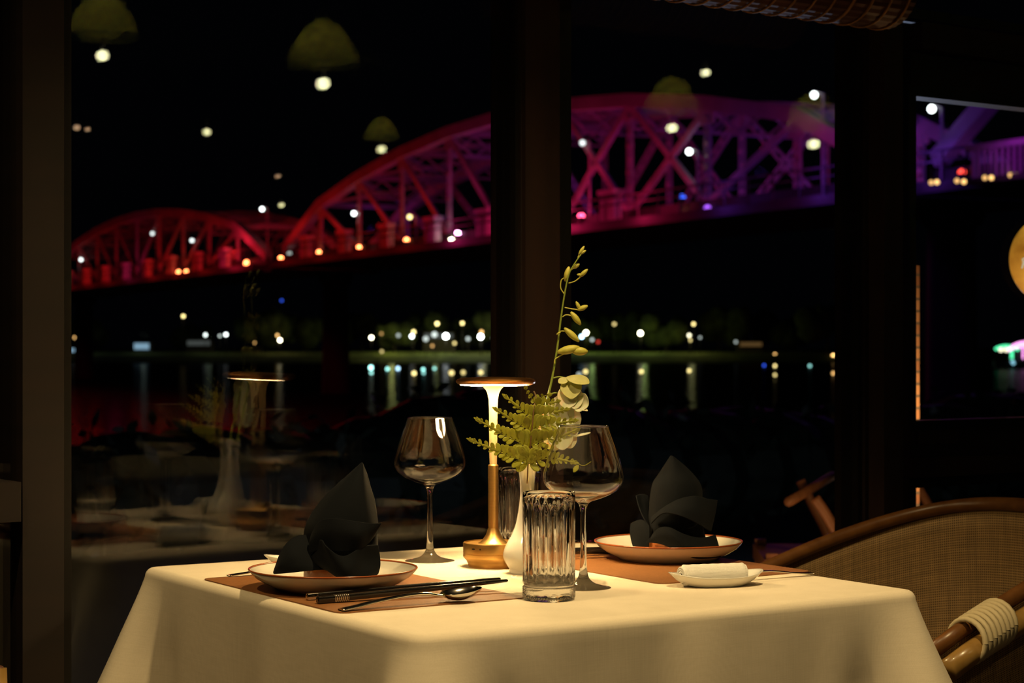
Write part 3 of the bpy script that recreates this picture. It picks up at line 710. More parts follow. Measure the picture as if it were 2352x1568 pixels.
# ---- tumblers
def tumbler(label, x, y):
    t = thing('ribbed_tumbler', label, 'glass', (x, y, TOP+.0006), 0, 'ribbed tumblers'); NR = 18
    out = [(0,0),(.0285,0),(.0315,.0015),(.0322,.004)]+[(.0322, .004+.0012*k) for k in range(1,12)]+[(.0318,.0185),(.0310,.0195),(.0318,.0210),(.0326,.024)]+[(.0326,.030+.01*k) for k in range(10)]+[(.0328,.1225),(.0328,.128),(.0327,.1335)]
    inn = [(.0322,.1345),(.0315,.1340),(.0312,.128),(.0308,.118)]+[(.0306-.0003*k,.11-.0105*k) for k in range(8)]+[(.0270,.0245),(.020,.0215),(0,.0205)]
    no = len(out)
    def md(i, r, z, a):
        if i < no and .0235 < z < .1215: return r*(1-.085*(.5-.5*math.cos(a*NR))**.6*min(1, (z-.0235)/.006)*min(1, (.1215-z)/.006))
        if i < no and .004 < z < .0185: return r*(1+.022*math.sin(a*60+(i % 2)*PI))
        return r
    M().lathe(out+inn, NR*12, mod=md).build('glass_body', X['glass_thick'], t, sharp=75)
    return t
tumbler('ribbed clear tumbler in front of the white vase', .0458, 2.405)
tumbler('ribbed clear tumbler partly hidden behind the lamp stem and vase', .0115, 2.885)
# ---- table lamp
LX, LY = -.0268, 2.769
t = thing('table_lamp', 'brass cordless table lamp with flat copper disc shade, lit', 'lamp', (LX, LY, TOP+.0006))
M().lathe([(0,0),(.034,0),(.0355,.0015),(.0365,.006),(.0385,.0105),(.0425,.0145),(.0430,.016),(.0430,.0205),(.0424,.0208),(.0424,.0214),(.0430,.0217),(.0432,.0345),(.0426,.0358),(.0410,.0362),(.0405,.0345),(0,.0345)], 96).build('base', X['brass'], t, sharp=35)
M().lathe([(.023,.0340),(.0195,.0360),(.0145,.0405),(.0105,.0465),(.0082,.0530),(.0074,.0560)], 48).build('base_flare', X['brass'], t)
def knurl(i, r, z, a): return r*(1+.022*math.sin(a*36+(i % 2)*PI))
M().lathe([(.0060,.0520)]+[(.0071,.0525+.0016*k) for k in range(59)]+[(.0060,.1470)], 144, mod=knurl).build('knurled_grip', X['brass'], t, sharp=30)
M().lathe([(.0052,.146),(.0056,.170),(.0058,.200),(.0060,.225),(.0066,.240),(.0082,.2480),(.0108,.2535),(.0145,.2575),(.0190,.2596)], 48).build('stem', X['stem_lit'], t)
sh = M().lathe([(0,.2712),(.035,.2710),(.050,.2702),(.0548,.2685),(.0570,.2662),(.0566,.2640),(.0540,.2618),(.0500,.2602),(.0480,.2602),(.0480,.2618),(0,.2618)], 96).build('disc_shade', X['copper'], t, sharp=40)
sh.location = (.0035,-.0109,.0); sh.rotation_euler = (math.radians(-2.4),0,0)
df = M().lathe([(.0165,.2590),(.028,.2590),(.040,.2594),(.0476,.2601),(.0478,.2612),(.0165,.2612)], 96).build('diffuser_ring', X['diffuser'], t); df.location = (.0005,-.0109,.0); df.rotation_euler = (math.radians(-2.4),0,0)
pb = M(); a0 = math.radians(-107)
for dx, wd in ((-.0052,.0030),(.0062,.0010)):
    a = a0-.28+dx/.0432; c = Vector((.0431*math.cos(a), .0431*math.sin(a), .0290)); tg = Vector((-math.sin(a), math.cos(a), 0)); nn = Vector((math.cos(a), math.sin(a), 0))
    pts = [c+tg*(wd*math.cos(q)+ (0))+Vector((0,0,.0011*math.sin(q))) for q in [2*PI*k/16 for k in range(16)]]
    b_ = len(pb.v); pb.v += [tuple(p-nn*.001) for p in pts]+[tuple(p+nn*.0003) for p in pts]; pb.f += [(b_+k, b_+(k+1)%16, b_+16+(k+1)%16, b_+16+k) for k in range(16)]+[tuple(b_+16+k for k in range(16))]
pb.build('charging_port', X['black_lacquer'], t, smooth=False)
# ---- vase
VX, VY = .0212, 2.689
t = thing('bud_vase', 'slim white porcelain bud vase holding fern and orchid', 'vase', (VX, VY, TOP+.0006))
vo = [(0,0),(.022,0),(.0245,.001),(.0248,.004),(.0250,.007),(.0290,.013),(.0330,.0205),(.0338,.026),(.0320,.034),(.0275,.044),(.0215,.055),(.0165,.068),(.0128,.085),(.0105,.103),(.0099,.117),(.0106,.132),(.0128,.146),(.0142,.1525)]
vi = [(.0138,.1530),(.0133,.1525),(.0118,.146),(.0096,.132),(.0089,.117),(.0095,.103),(.0118,.085),(.0155,.068),(.020,.055),(.026,.042),(.022,.012),(0,.010)]
q = smoothpath([(a,0,b) for a,b in vo], 4)
M().lathe([(0,0)]+[(max(.0,v.x), max(0,v.z)) for v in q[1:]]+vi, 72).build('vase_body', X['vase'], t)
# ---- fern
def petal(base, tip, width, normal, curl=0.0, n=8, m=6, shape=.7, serr=0, cup=0.0, peak=.5):
    base, tip, normal = Vector(base), Vector(tip), Vector(normal); d = tip-base; L = d.length; u = d/L
    side = u.cross(normal).normalized(); nn = side.cross(u)
    rows = []
    for i in range(n+1):
        f = i/n; g = f**(math.log(.5)/math.log(peak)); wv = width/2*max(0.02 if 0 < f < 1 else .01, math.sin(PI*g))**shape
        if serr: wv *= 1+serr*(1 if i % 2 else -1)
        c = base+d*f+nn*(curl*L*f*f)
        rows.append([c+side*wv*(2*j/m-1)+nn*cup*wv*(2*j/m-1)**2 for j in range(m+1)])
    return M().grid(rows)
YF = 2.672
fern = thing('fern_frond', 'yellow-green fern frond spreading from the white vase', 'plant', (VX, VY-.003, TOP+.15))
def FP(px, py, d=0): return P(px, py, YF)-Vector((0, d, 0))
M().tube(smoothpath([FP(1211,1110,0)*1, FP(1213,1062,.004), FP(1218,1020,.010), FP(1222,980,.012), FP(1226,940,.010), FP(1231,912,.006), FP(1226,898,.004)], 6), [.0011]*37, 6).build('stem', X['fern_stem'], fern, world=True)
pinnae = [((1215,1064),(1160,1040),(1078,1005),.012,.030,7), ((1218,1027),(1165,1000),(1094,959),.012,.024,7), ((1221,990),(1185,968),(1136,936),.012,.020,7), ((1225,965),(1200,942),(1158,907),.010,.014,6), ((1230,925),(1215,905),(1207,889),.008,.010,4),
          ((1214,1064),(1262,1050),(1322,1058),.014,.030,6), ((1219,1022),(1265,1004),(1328,984),.014,.028,7), ((1222,986),(1265,974),(1322,963),.012,.022,7), ((1226,958),(1262,949),(1303,938),.012,.018,7), ((1228,937),(1255,928),(1282,920),.010,.014,5), ((1230,918),(1245,910),(1263,905),.008,.010,4),
          ((1212,1066),(1206,1050),(1200,1033),.012,.010,3), ((1217,1064),(1228,1045),(1240,1020),.014,.010,3), ((1219,1064),(1240,1046),(1255,1022),.014,.014,3)]
for bi, (b, mdp, tp, d0, d1, nl) in enumerate(pinnae):
    path = smoothpath([FP(*b, d0*.5), FP(*mdp, d0+d1*.3), FP(*tp, d0+d1)], 10); m_ = M()
    m_.tube(path, [.0006*(1-i/len(path)*.6) for i in range(len(path))], 5)
    Lp = sum((path[i+1]-path[i]).length for i in range(len(path)-1))
    cnt = max(3, int(Lp/.0072)); full = nl > 4
    for k in range(cnt):
        f = (k+.5)/(cnt+.2); i = int(f*(len(path)-1)); c = path[i].lerp(path[min(i+1,len(path)-1)], f*(len(path)-1)-i); u = (path[min(i+1,len(path)-1)]-path[max(i-1,0)]).normalized()
        sd = u.cross(Vector((0,1,0))).normalized()
        if sd.z < 0: sd = -sd
        for sgn in (1, -1):
            L = (.0235 if full else .0105)*(1-.86*f**.9)*(1.08 if sgn > 0 else .80)*(Lp/.075)**.35; L = max(L, .0028)
            if sgn < 0 and k % 2 and f < .35: continue
            dv = (u*(.60+.5*f)+sd*sgn*.80+Vector((0, random.uniform(-.2,.2), 0))).normalized()
            pt = petal(c, c+dv*L, max(L*.52, .0040*(1-f)+.0022), Vector((random.uniform(-.12,.12),-1,random.uniform(-.1,.3))), curl=random.uniform(-.10,.10), n=12, m=4, shape=.50, serr=.07, peak=.60); m_.add(pt.v, pt.f)
    if full:
        i0 = int(len(path)*.60); pts_ = path[i0:]
        rows_ = []
        for i, p in enumerate(pts_):
            f = i/(len(pts_)-1); u = (pts_[min(i+1,len(pts_)-1)]-pts_[max(i-1,0)]).normalized(); sd = u.cross(Vector((0,1,0))).normalized(); ww = .0022*(1-f)*(1.25 if i % 2 else .8)+.0002
            rows_.append([p-sd*ww, p, p+sd*ww])
        m_.grid(rows_)
    e = path[-1]; u = (path[-1]-path[-3]).normalized(); pt = petal(path[-4], e+u*.004, .0055, (0,-1,.1), n=10, m=4, serr=.18, peak=.35); m_.add(pt.v, pt.f)
    o = m_.build('leaflet_branch', X['fern'], fern, world=True); mod(o, 'SOLIDIFY', thickness=.00025)
# hanging tendril of the lowest branch
m_ = M(); m_.tube(smoothpath([FP(1322,1058,.044), FP(1338,1064,.045), FP(1355,1055,.046)], 6), .0005, 5); pt = petal(FP(1326,1062,.044), FP(1314,1080,.046), .007, (0,-1,.2), n=8, m=4, serr=.08); m_.add(pt.v, pt.f)
o = m_.build('leaflet_branch', X['fern'], fern, world=True); mod(o, 'SOLIDIFY', thickness=.00025)
# ---- orchid
YO = 2.70
orc = thing('orchid_spray', 'orchid spray with white blossoms below and yellow buds up its thin stem', 'flower', (VX+.002, VY+.003, TOP+.15))
def OP(px, py, d=0): return P(px, py, YO)-Vector((0, d, 0))
st = smoothpath([OP(1214,1105,.008), OP(1222,1062,.006), OP(1240,985,.0), OP(1258,915,-.004), OP(1270,860,-.006), OP(1280,800,-.006), OP(1288,735,-.004), OP(1296,680,0), OP(1306,632,.004), OP(1320,605,.006), OP(1334,585,.006)], 6)
M().tube(st, [.0022-.0014*i/len(st) for i in range(len(st))], 8).build('stem', X['orchid_stem'], orc, world=True)
def bud(a, b, wd, ped, fork=None):
    m_ = M(); pa = smoothpath([OP(*q) for q in ped], 5); m_.tube(pa, .0009, 6)
    A_, B_ = OP(*a), OP(*b); n = 10; u = B_-A_; pts = [A_+u*i/n for i in range(n+1)]
    m_.tube(pts, [max(.0003, wd/2*math.sin(PI*(.04+.92*i/n))**.65) for i in range(n+1)], 10, flat=.85)
    if fork:
        C_ = OP(*fork[0]); D_ = OP(*fork[1]); m_.tube([C_+(D_-C_)*i/8 for i in range(9)], [max(.0003, fork[2]/2*math.sin(PI*(.04+.92*i/8))**.65) for i in range(9)], 10)
    m_.build('bud', X['bud'], orc, world=True)
bud((1298,646),(1307,612),.0098,[(1297,676),(1288,662),(1289,644),(1296,638)])
bud((1315,616),(1331,606),.0070,[(1309,624),(1312,620),(1318,615)])
bud((1331,636),(1350,618),.0074,[(1306,650),(1320,646),(1333,636)], ((1325,630),(1338,632),.004))
bud((1329,586),(1342,565),.0058,[(1327,592),(1330,586)], ((1331,584),(1346,575),.0042))
bud((1327,712),(1350,702),.0086,[(1297,706),(1312,709),(1327,711)], ((1323,692),(1333,712),.0056))
bud((1311,716),(1334,746),.0104,[(1292,728),(1300,723),(1314,725)])
bud((1296,753),(1330,784),.0112,[(1286,761),(1292,760),(1300,761)], ((1278,768),(1288,762),.003))
bud((1280,809),(1331,797),.0148,[(1273,835),(1276,824),(1296,812)], ((1312,806),(1350,807),.0125))
# blossoms: each a ring of petals around a throat
def blossom(parts, name='blossom'):
    e = M(); objs = []
    for (b, tp, wd, nrm, curl, cup, mt) in parts:
        pt = petal(OP(*b), OP(*tp), wd, nrm, curl=curl, cup=cup, n=12, m=8, shape=.55, peak=.55)
        objs.append((pt, mt))
    main = None
    for pt, mt in objs:
        if main is None: main = pt.build(name, X[mt], orc, world=True); mod(main, 'SOLIDIFY', thickness=.0007); mod(main, 'SUBSURF', levels=1, render_levels=1)
        else:
            o = pt.build('petal', X[mt], main, world=True); mod(o, 'SOLIDIFY', thickness=.0007); mod(o, 'SUBSURF', levels=1, render_levels=1)
    return main
M().tube(smoothpath([OP(1271,868), OP(1286,865), OP(1300,869)], 6), .0011, 6).build('flower_stalk', X['orchid_stem'], orc, world=True)
M().tube(smoothpath([OP(1262,906), OP(1275,902), OP(1292,904)], 6), .0011, 6).build('flower_stalk', X['orchid_stem'], orc, world=True)
blossom([((1300,866,.004),(1352,884,.016),.022,(0,-.6,.8),.10,.3,'sepal'), ((1306,868,.006),(1282,880,.014),.012,(0,-.8,.6),.1,.2,'sepal'), ((1310,866,.002),(1312,912,.020),.030,(0,-1,.2),-.12,.35,'sepal'),
         ((1308,880,.004),(1296,938,.014),.030,(.2,-1,0),.05,.3,'petal'), ((1316,884,0),(1322,940,.012),.026,(-.1,-1,.1),.08,.3,'petal'), ((1302,900,-.002),(1282,950,.002),.026,(.3,-1,0),.06,.2,'petal')])
blossom([((1318,922,.004),(1352,930,.014),.028,(0,-1,.2),.08,.5,'petal'), ((1322,912,-.004),(1348,938,.004),.022,(0,-1,-.1),.1,.4,'petal'), ((1330,938,.012),(1348,944,.020),.008,(0,-.3,1),.1,.3,'petal')])
blossom([((1290,905,.0),(1282,985,.006),.040,(.1,-1,0),.02,.25,'petal'), ((1304,925,0),(1316,990,.010),.030,(0,-1,.1),.05,.25,'petal'), ((1290,930,-.004),(1248,968,0),.034,(.2,-1,0),.06,.2,'petal'), ((1286,950,-.002),(1240,1000,.002),.030,(.2,-1,0),.05,.2,'petal'),
         ((1300,960,-.002),(1322,1000,.008),.026,(0,-1,0),.04,.2,'petal')])
blossom([((1282,975,.0),(1290,1032,.008),.034,(0,-1,0),.05,.25,'petal'), ((1284,985,-.002),(1256,1030,.002),.026,(.2,-1,0),.03,.2,'petal'), ((1294,985,0),(1312,1028,.006),.026,(0,-1,0),.04,.2,'petal'), ((1306,1001,.004),(1358,1000,.012),.0065,(0,-.4,1),.14,.2,'petal')])
# ------------------------------------------------------------------ neighbouring table, seen in the pane
pa, pb_ = mirror(P(275,1087,4.853)), mirror(P(460,1097,4.69))
nb = Vector((1.57, 1.66, 0))
clothed_table(nb, math.atan2(pb_.y-pa.y, pb_.x-pa.x)-PI/2, .36, .38, 'second dining table beside the window wall, cloth reflected in the pane', 'cream tablecloth of the second table, reflected low in the wide pane', 9, .40)
dup(chair, (2.42, 1.50, 0), .3, 'rattan chair of the second table, faintly reflected in the pane')
# ------------------------------------------------------------------ outside: river, bank, bridge
def ext(name, m_, mt, **k): return m_.build(name, mt, None, **k)
WZ = -2.0
wm = mat('river_water', (.001,.002,.003), 1, 0, Specular_IOR_Level=0); b = wm.node_tree.nodes['Principled BSDF']
gw = nd(wm, 'ShaderNodeBsdfGlossy'); gw.inputs['Roughness'].default_value = .14; mw = nd(wm, 'ShaderNodeMixShader'); mw.inputs[0].default_value = .11
n1 = nd(wm, 'ShaderNodeTexNoise'); n1.inputs['Scale'].default_value = 1; n1.inputs['Detail'].default_value = 4; ln(wm, mapping(wm, (.9,.35,1)), n1.inputs['Vector'])
bp = nd(wm, 'ShaderNodeBump'); bp.inputs['Strength'].default_value = .16; bp.inputs['Distance'].default_value = .5; ln(wm, n1.outputs['Fac'], bp.inputs['Height']); ln(wm, bp.outputs[0], gw.inputs['Normal'])
ln(wm, b.outputs[0], mw.inputs[1]); ln(wm, gw.outputs[0], mw.inputs[2]); ln(wm, mw.outputs[0], wm.node_tree.nodes['Material Output'].inputs[0])
r_ = M().add([(-400,4.2,WZ),(500,4.2,WZ),(500,1500,WZ),(-400,1500,WZ)], [(0,1,2,3)]).build('river', wm, None, smooth=False); tag(r_, kind='structure')
terr = slab('terrace_floor', SA-4, SB+6, -1.6, -.10, -.30, -.06, X['floor'])
soil = noisy(mat('garden_soil', rough=1), (.008,.007,.005), (.016,.013,.008), (2,2,2))
o = M().grid([[wallpt(-14+i*1.5, -1.6-k*2.2, -.10-.012*k*k+.05*math.sin(i*1.3+k)) for i in range(24)] for k in range(7)]).build('garden_ground', soil, None); tag(o, kind='structure')
leafm = noisy(mat('hedge_leaves', rough=.45), (.012,.018,.010), (.03,.04,.022), (9,9,9))
rn = random.Random(4); m_ = M()
for k in range(5200):
    s_ = rn.uniform(-9, 17); of = rn.uniform(8.2, 10.6); zt = .62+.13*math.sin(s_*.9)+.08*math.sin(s_*2.3+1); z = rn.uniform(-.3, zt)
    c = wallpt(s_, -of, z); a = Vector((rn.gauss(0,1), rn.gauss(0,1), rn.gauss(0,1))).normalized(); b_ = a.cross(Vector((rn.gauss(0,1), rn.gauss(0,1), rn.gauss(0,1)))).normalized()
    L = rn.uniform(.05,.10); m_.add([c-a*L, c+b_*L*.45, c+a*L, c-b_*L*.45], [(0,1,2,3)])
for i in range(53):
    s_ = -9+i*.5; zt = .50+.13*math.sin(s_*.9)+.08*math.sin(s_*2.3+1); q = M().sphere((0,0,0), 1, 12, 8, (.55,1.0,.5)); c = wallpt(s_, -9.4, zt-.42)
    m_.add([c+WT*v[0]+WM*v[1]+Vector((0,0,v[2])) for v in q.v], q.f)
o = m_.build('hedge', leafm, None, smooth=False); tag(o, 'dark leafy hedge between the window and the river', 'hedge', kind='stuff')
BY = 415.0
bankm = noisy(mat('grass_bank', rough=1), (.05,.06,.012), (.16,.17,.035), (.2,.3,.3))
def bankz(x): return WZ+1.6+.5*math.sin(x*.05)
rows = [[(-300+12*i, BY-1+1.5*math.sin(i*.9), WZ-.2) for i in range(56)], [(-300+12*i, BY+2+1.5*math.sin(i*.9), bankz(i)-.6) for i in range(56)], [(-300+12*i, BY+14, WZ+2.3) for i in range(56)], [(-300+12*i, BY+200, WZ+3) for i in range(56)]]
o = M().grid(rows).build('river_bank', bankm, None); tag(o, kind='structure')
def bx(px, Y): return (px-1176)/F*Y
foliage = noisy(mat('night_foliage', rough=1), (.02,.026,.006), (.07,.08,.018), (.6,.6,.6), bump=1, dist=.3)
trunkm = mat('night_trunk', (.05,.035,.02), .9)
def tree(px, Y, h, wdt, label):
    x = bx(px, Y); t = thing('bank_tree', label, 'tree', (x, Y, WZ+2), group='trees on the far bank'); c = M(); rn = random.Random(px)
    for k in range(9):
        s_ = M().sphere((rn.uniform(-.5,.5)*wdt, rn.uniform(-.4,.4)*wdt, h*rn.uniform(.45,.85)), wdt*rn.uniform(.24,.36), 12, 8)
        s_.v = [tuple(Vector(v)*(1+.10*noise.noise(Vector(v)*1.3+Vector((k,0,0))))) for v in s_.v]; c.add(s_.v, s_.f)
    c.build('crown', foliage, t); M().tube([(0,0,-.3),(.1,0,h*.35),(0,.1,h*.6)], [.3,.25,.15], 8).build('trunk', trunkm, t)
side_word = ('before the wide pane', 'before the pane right of the central post')
for i, (px, h, wd, lb) in enumerate([(185,7,9,'low broad tree behind the pale blue kiosk at the dark post'), (440,6,7,'low tree between the two lit kiosks and the yellow lamp'), (600,9,9,'tall tree beside the bright yellow bank lamp'), (700,8,8,'tree standing above the lone white waterside lamp'), (830,9,8,'tree next to the first cream bank lamp'),
      (905,6,7,'small tree over the red-lit stall'), (985,8,8,'tree between the two high yellow lamps'), (1070,7,7,'tree just past the brightest white lamp'), (1150,9,8,'tree against the central window post'), (1325,7,8,'tree behind the orchid buds'), (1420,9,9,'tree between the two bright lamps past the orchid'),
      (1530,8,8,'tree beside the pair of stacked yellow lamps'), (1650,9,10,'broad dark tree before the dim orange sign'), (1800,8,9,'dark tree over the yellow lantern post'), (1900,10,9,'dark tree at the end of the bank by the window frame')]):
    tree(px, BY+26+8*math.sin(i*2.1), h, wd, lb)
for px, e, c in ((900,5200,(.8,.85,.25)), (1000,4200,(.75,.9,.3)), (1110,3200,(.8,.8,.4)), (1360,3600,(.6,.9,.25)), (1480,3600,(.65,.9,.25)), (1590,2400,(.8,.8,.3)), (640,3200,(1,.8,.3)), (480,1500,(.7,.9,.6)), (330,1800,(.6,.8,.7)), (200,1200,(.6,.9,.9))):
    lamp('bank_lamp_glow', 'POINT', (bx(px, BY+8), BY+8, WZ+6), e*(.16 if px > 800 else .04), c, .5)
# ---- far bank lamps
COLS = {'white': (.92,1,.98), 'cream': (1,.92,.62), 'yellow': (1,.78,.30), 'amber': (1,.55,.18), 'teal': (.35,.85,.78), 'blue': (.04,.12,1), 'red': (1,.06,.04), 'grey': (.55,.62,.58), 'green': (.1,.9,.35), 'sky': (.45,.75,1)}
EM = {}
def em(c, s):
    k = (c, round(s, 2))
    if k not in EM: EM[k] = emit('glow_%s' % c, COLS[c], s)
    return EM[k]
# (px, py, colour, brightness, size)
BANK = [(172,775,'amber',2,.9),(181,790,'amber',1.6,.7),(472,769,'grey',5,1),(519,768,'white',5,1),(505,771,'grey',2,.8),(421,726,'yellow',3.5,1),(637,770,'amber',3,.8),(643,781,'cream',14,1),(497,824,'amber',1.2,.7),(501,845,'amber',1,.7),(475,838,'grey',4,1),
  (332,835,'cream',14,1.1),(256,861,'teal',2.6,1),(307,890,'grey',1.2,.8),(719,825,'white',12,1.1),(758,857,'grey',4.5,1.1),(761,697,'blue',5,.9),(647,690,'blue',1.5,.7),(585,787,'amber',1.5,.6),
  (853,775,'cream',12,1.05),(876,766,'amber',.8,.9),(877,807,'yellow',1.2,.9),(950,762,'yellow',4,1.1),(946,772,'white',9,1.1),(1004,743,'yellow',5,1.05),(1062,742,'yellow',4,1),(1024,772,'white',30,1.5),(1104,773,'white',30,1.4),(1106,762,'amber',3,1),(1044,788,'yellow',2,.9),(993,794,'amber',1.2,.9),(915,770,'grey',1.2,1.1),(998,768,'grey',2,1.6),(978,778,'grey',1.5,1.5),(1075,778,'grey',1.5,1.2),(1135,776,'grey',1.4,1.5),
  (1346,764,'cream',16,1.25),(1336,773,'sky',12,1),(1360,780,'grey',1.8,.9),(1374,785,'red',1,.9),(1303,784,'grey',1.4,1),(1471,765,'cream',18,1.25),(1411,744,'yellow',1.5,1),(1583,770,'cream',3.5,1),(1593,744,'yellow',3,1),(1585,781,'yellow',2,.9),(1608,775,'grey',1.2,.8),(1690,785,'grey',1,.9),
  (1780,815,'amber',6,1),(1914,817,'amber',6,1.1),(1930,808,'red',2.5,1),(1933,797,'green',1.5,.8),(1941,752,'grey',.6,.9)]
LOW = [(852,844,'teal',8,1.2),(853,856,'teal',3,.9),(890,847,'teal',3.5,1),(914,846,'sky',4,1.1),(951,857,'yellow',3.5,1.2),(972,848,'teal',4,.9),(973,856,'teal',2,.9),(998,846,'teal',2.5,.9),(1037,856,'yellow',2.4,1.4),(1064,855,'yellow',1.8,1.2),(1104,855,'yellow',2.6,1.2),(1345,853,'yellow',2.6,1.2),(1330,860,'grey',1.4,1.3),(1473,853,'yellow',2.6,1.2),(1583,851,'yellow',2.6,1.1),(1755,839,'blue',1.8,.8),(1860,840,'teal',1.8,.9),(1780,840,'yellow',3,.9),(1780,861,'yellow',2,.9),(1914,857,'amber',2.2,1),(1905,880,'red',.0,.1)]
ORD = ['first','second','third','fourth','fifth','sixth','seventh','eighth','ninth','tenth','eleventh','twelfth','thirteenth','fourteenth','fifteenth']
def unique_labels(rows, fmt):
    out = {}
    for sd in (0, 1):
        for c in COLS:
            q = sorted([r for r in rows if r[2] == c and (r[0] > 1220) == bool(sd)], key=lambda r: abs(r[0]-1220))
            for i, r in enumerate(q):
                out[r] = fmt(c, ORD[i], ('wide window', 'window beyond it')[sd])
    return out
lb = unique_labels(BANK, lambda c, o, s: f'{c} far-bank lamp, {o} of its colour from the central post, {s}')
for r in BANK:
    px, py, c, s, sz = r; Y = BY+5+3*math.sin(px); x, z = bx(px, Y), EYE-(py-800)/F*Y
    base = min(WZ+1.0, z-1); t = M().tube([(0,0,base-z),(0,0,-.2)], .07, 6).build('bank_lamp', trunkm, None, at=None); t.location = (x, Y, z)
    M().sphere((0,0,0), .33*sz, 12, 8).build('lamp_globe', em(c, s*1.3), t); tag(t, lb[r], 'street lamp', 'lamps along the far bank')
LOW = [r for r in LOW if r[3] > 0]; lb = unique_labels(LOW, lambda c, o, s: f'{c} lamp reflection on water, {o} of its colour from the central post, {s}')
for r in LOW:  # added floats, their glow stands in for lamp reflections on the water
    px, py, c, s, sz = r; Y = 4450*(EYE-WZ-.35)/(py-800); x, z = bx(px, Y), WZ+.35
    k = Y/BY; t = M().lathe([(0,-.42),(.45*k*sz,-.42),(.5*k*sz,-.30),(.2*k*sz,-.25),(0,-.25)], 12).build('water_reflection', trunkm, None); t.location = (x, Y, z)
    M().sphere((0,0,0), .33*sz*k, 12, 8).build('lamp_globe', em(c, s*1.1), t); tag(t, lb[r], 'reflected light', 'added lamp reflections near the far bank')
# ---- kiosks with lit awnings
def kiosk(px0, px1, py0, py1, c, s, label, Y=BY+16, base=None):
    x0, x1 = bx(px0, Y), bx(px1, Y); z0, z1 = EYE-(py1-800)/F*Y, EYE-(py0-800)/F*Y
    t = thing('riverside_kiosk', label, 'kiosk', ((x0+x1)/2, Y, WZ+1.5), group='lit kiosks on the far bank')
    bz = z1+.2
    m_ = M().box((x0-.4, Y+1.5, WZ+1.2), (x1+.4, Y+4.5, bz)); m_.build('booth', trunkm, t, smooth=False, world=True)
    M().box((x0, Y, z0), (x1, Y+.2, z1)).build('lit_awning', em(c, s), t, smooth=False, world=True)
    M().box((x0-.2, Y-.2, z1+.12), (x1+.2, Y+4.6, z1+.3)).build('roof', trunkm, t, smooth=False, world=True)
    for x in (x0+.1, x1-.1): M().box((x-.07, Y+.3, WZ+1.2), (x+.07, Y+.44, z1+.12)).build('awning_post', trunkm, t, smooth=False, world=True)
kiosk(140,182,800,820,'sky',.55,'kiosk with pale blue lit awning against the dark window post')
kiosk(308,342,788,802,'sky',.50,'kiosk with pale blue lit awning set above the white bar light')
kiosk(299,319,832,840,'grey',1.3,'low stall with a short white lit bar beside the bright cream lamp', BY+13)
kiosk(430,482,782,793,'grey',.10,'dim grey shop front under the two white lamps', BY+16)
kiosk(893,925,833,843,'red',.10,'stall with a dim red front by the teal lights', BY+13)
kiosk(1700,1750,786,795,'amber',.10,'shop front with a long dim orange sign', BY+16)
kiosk(975,1040,766,776,'grey',.16,'long pale shop front behind the brightest white lamp', BY+16)
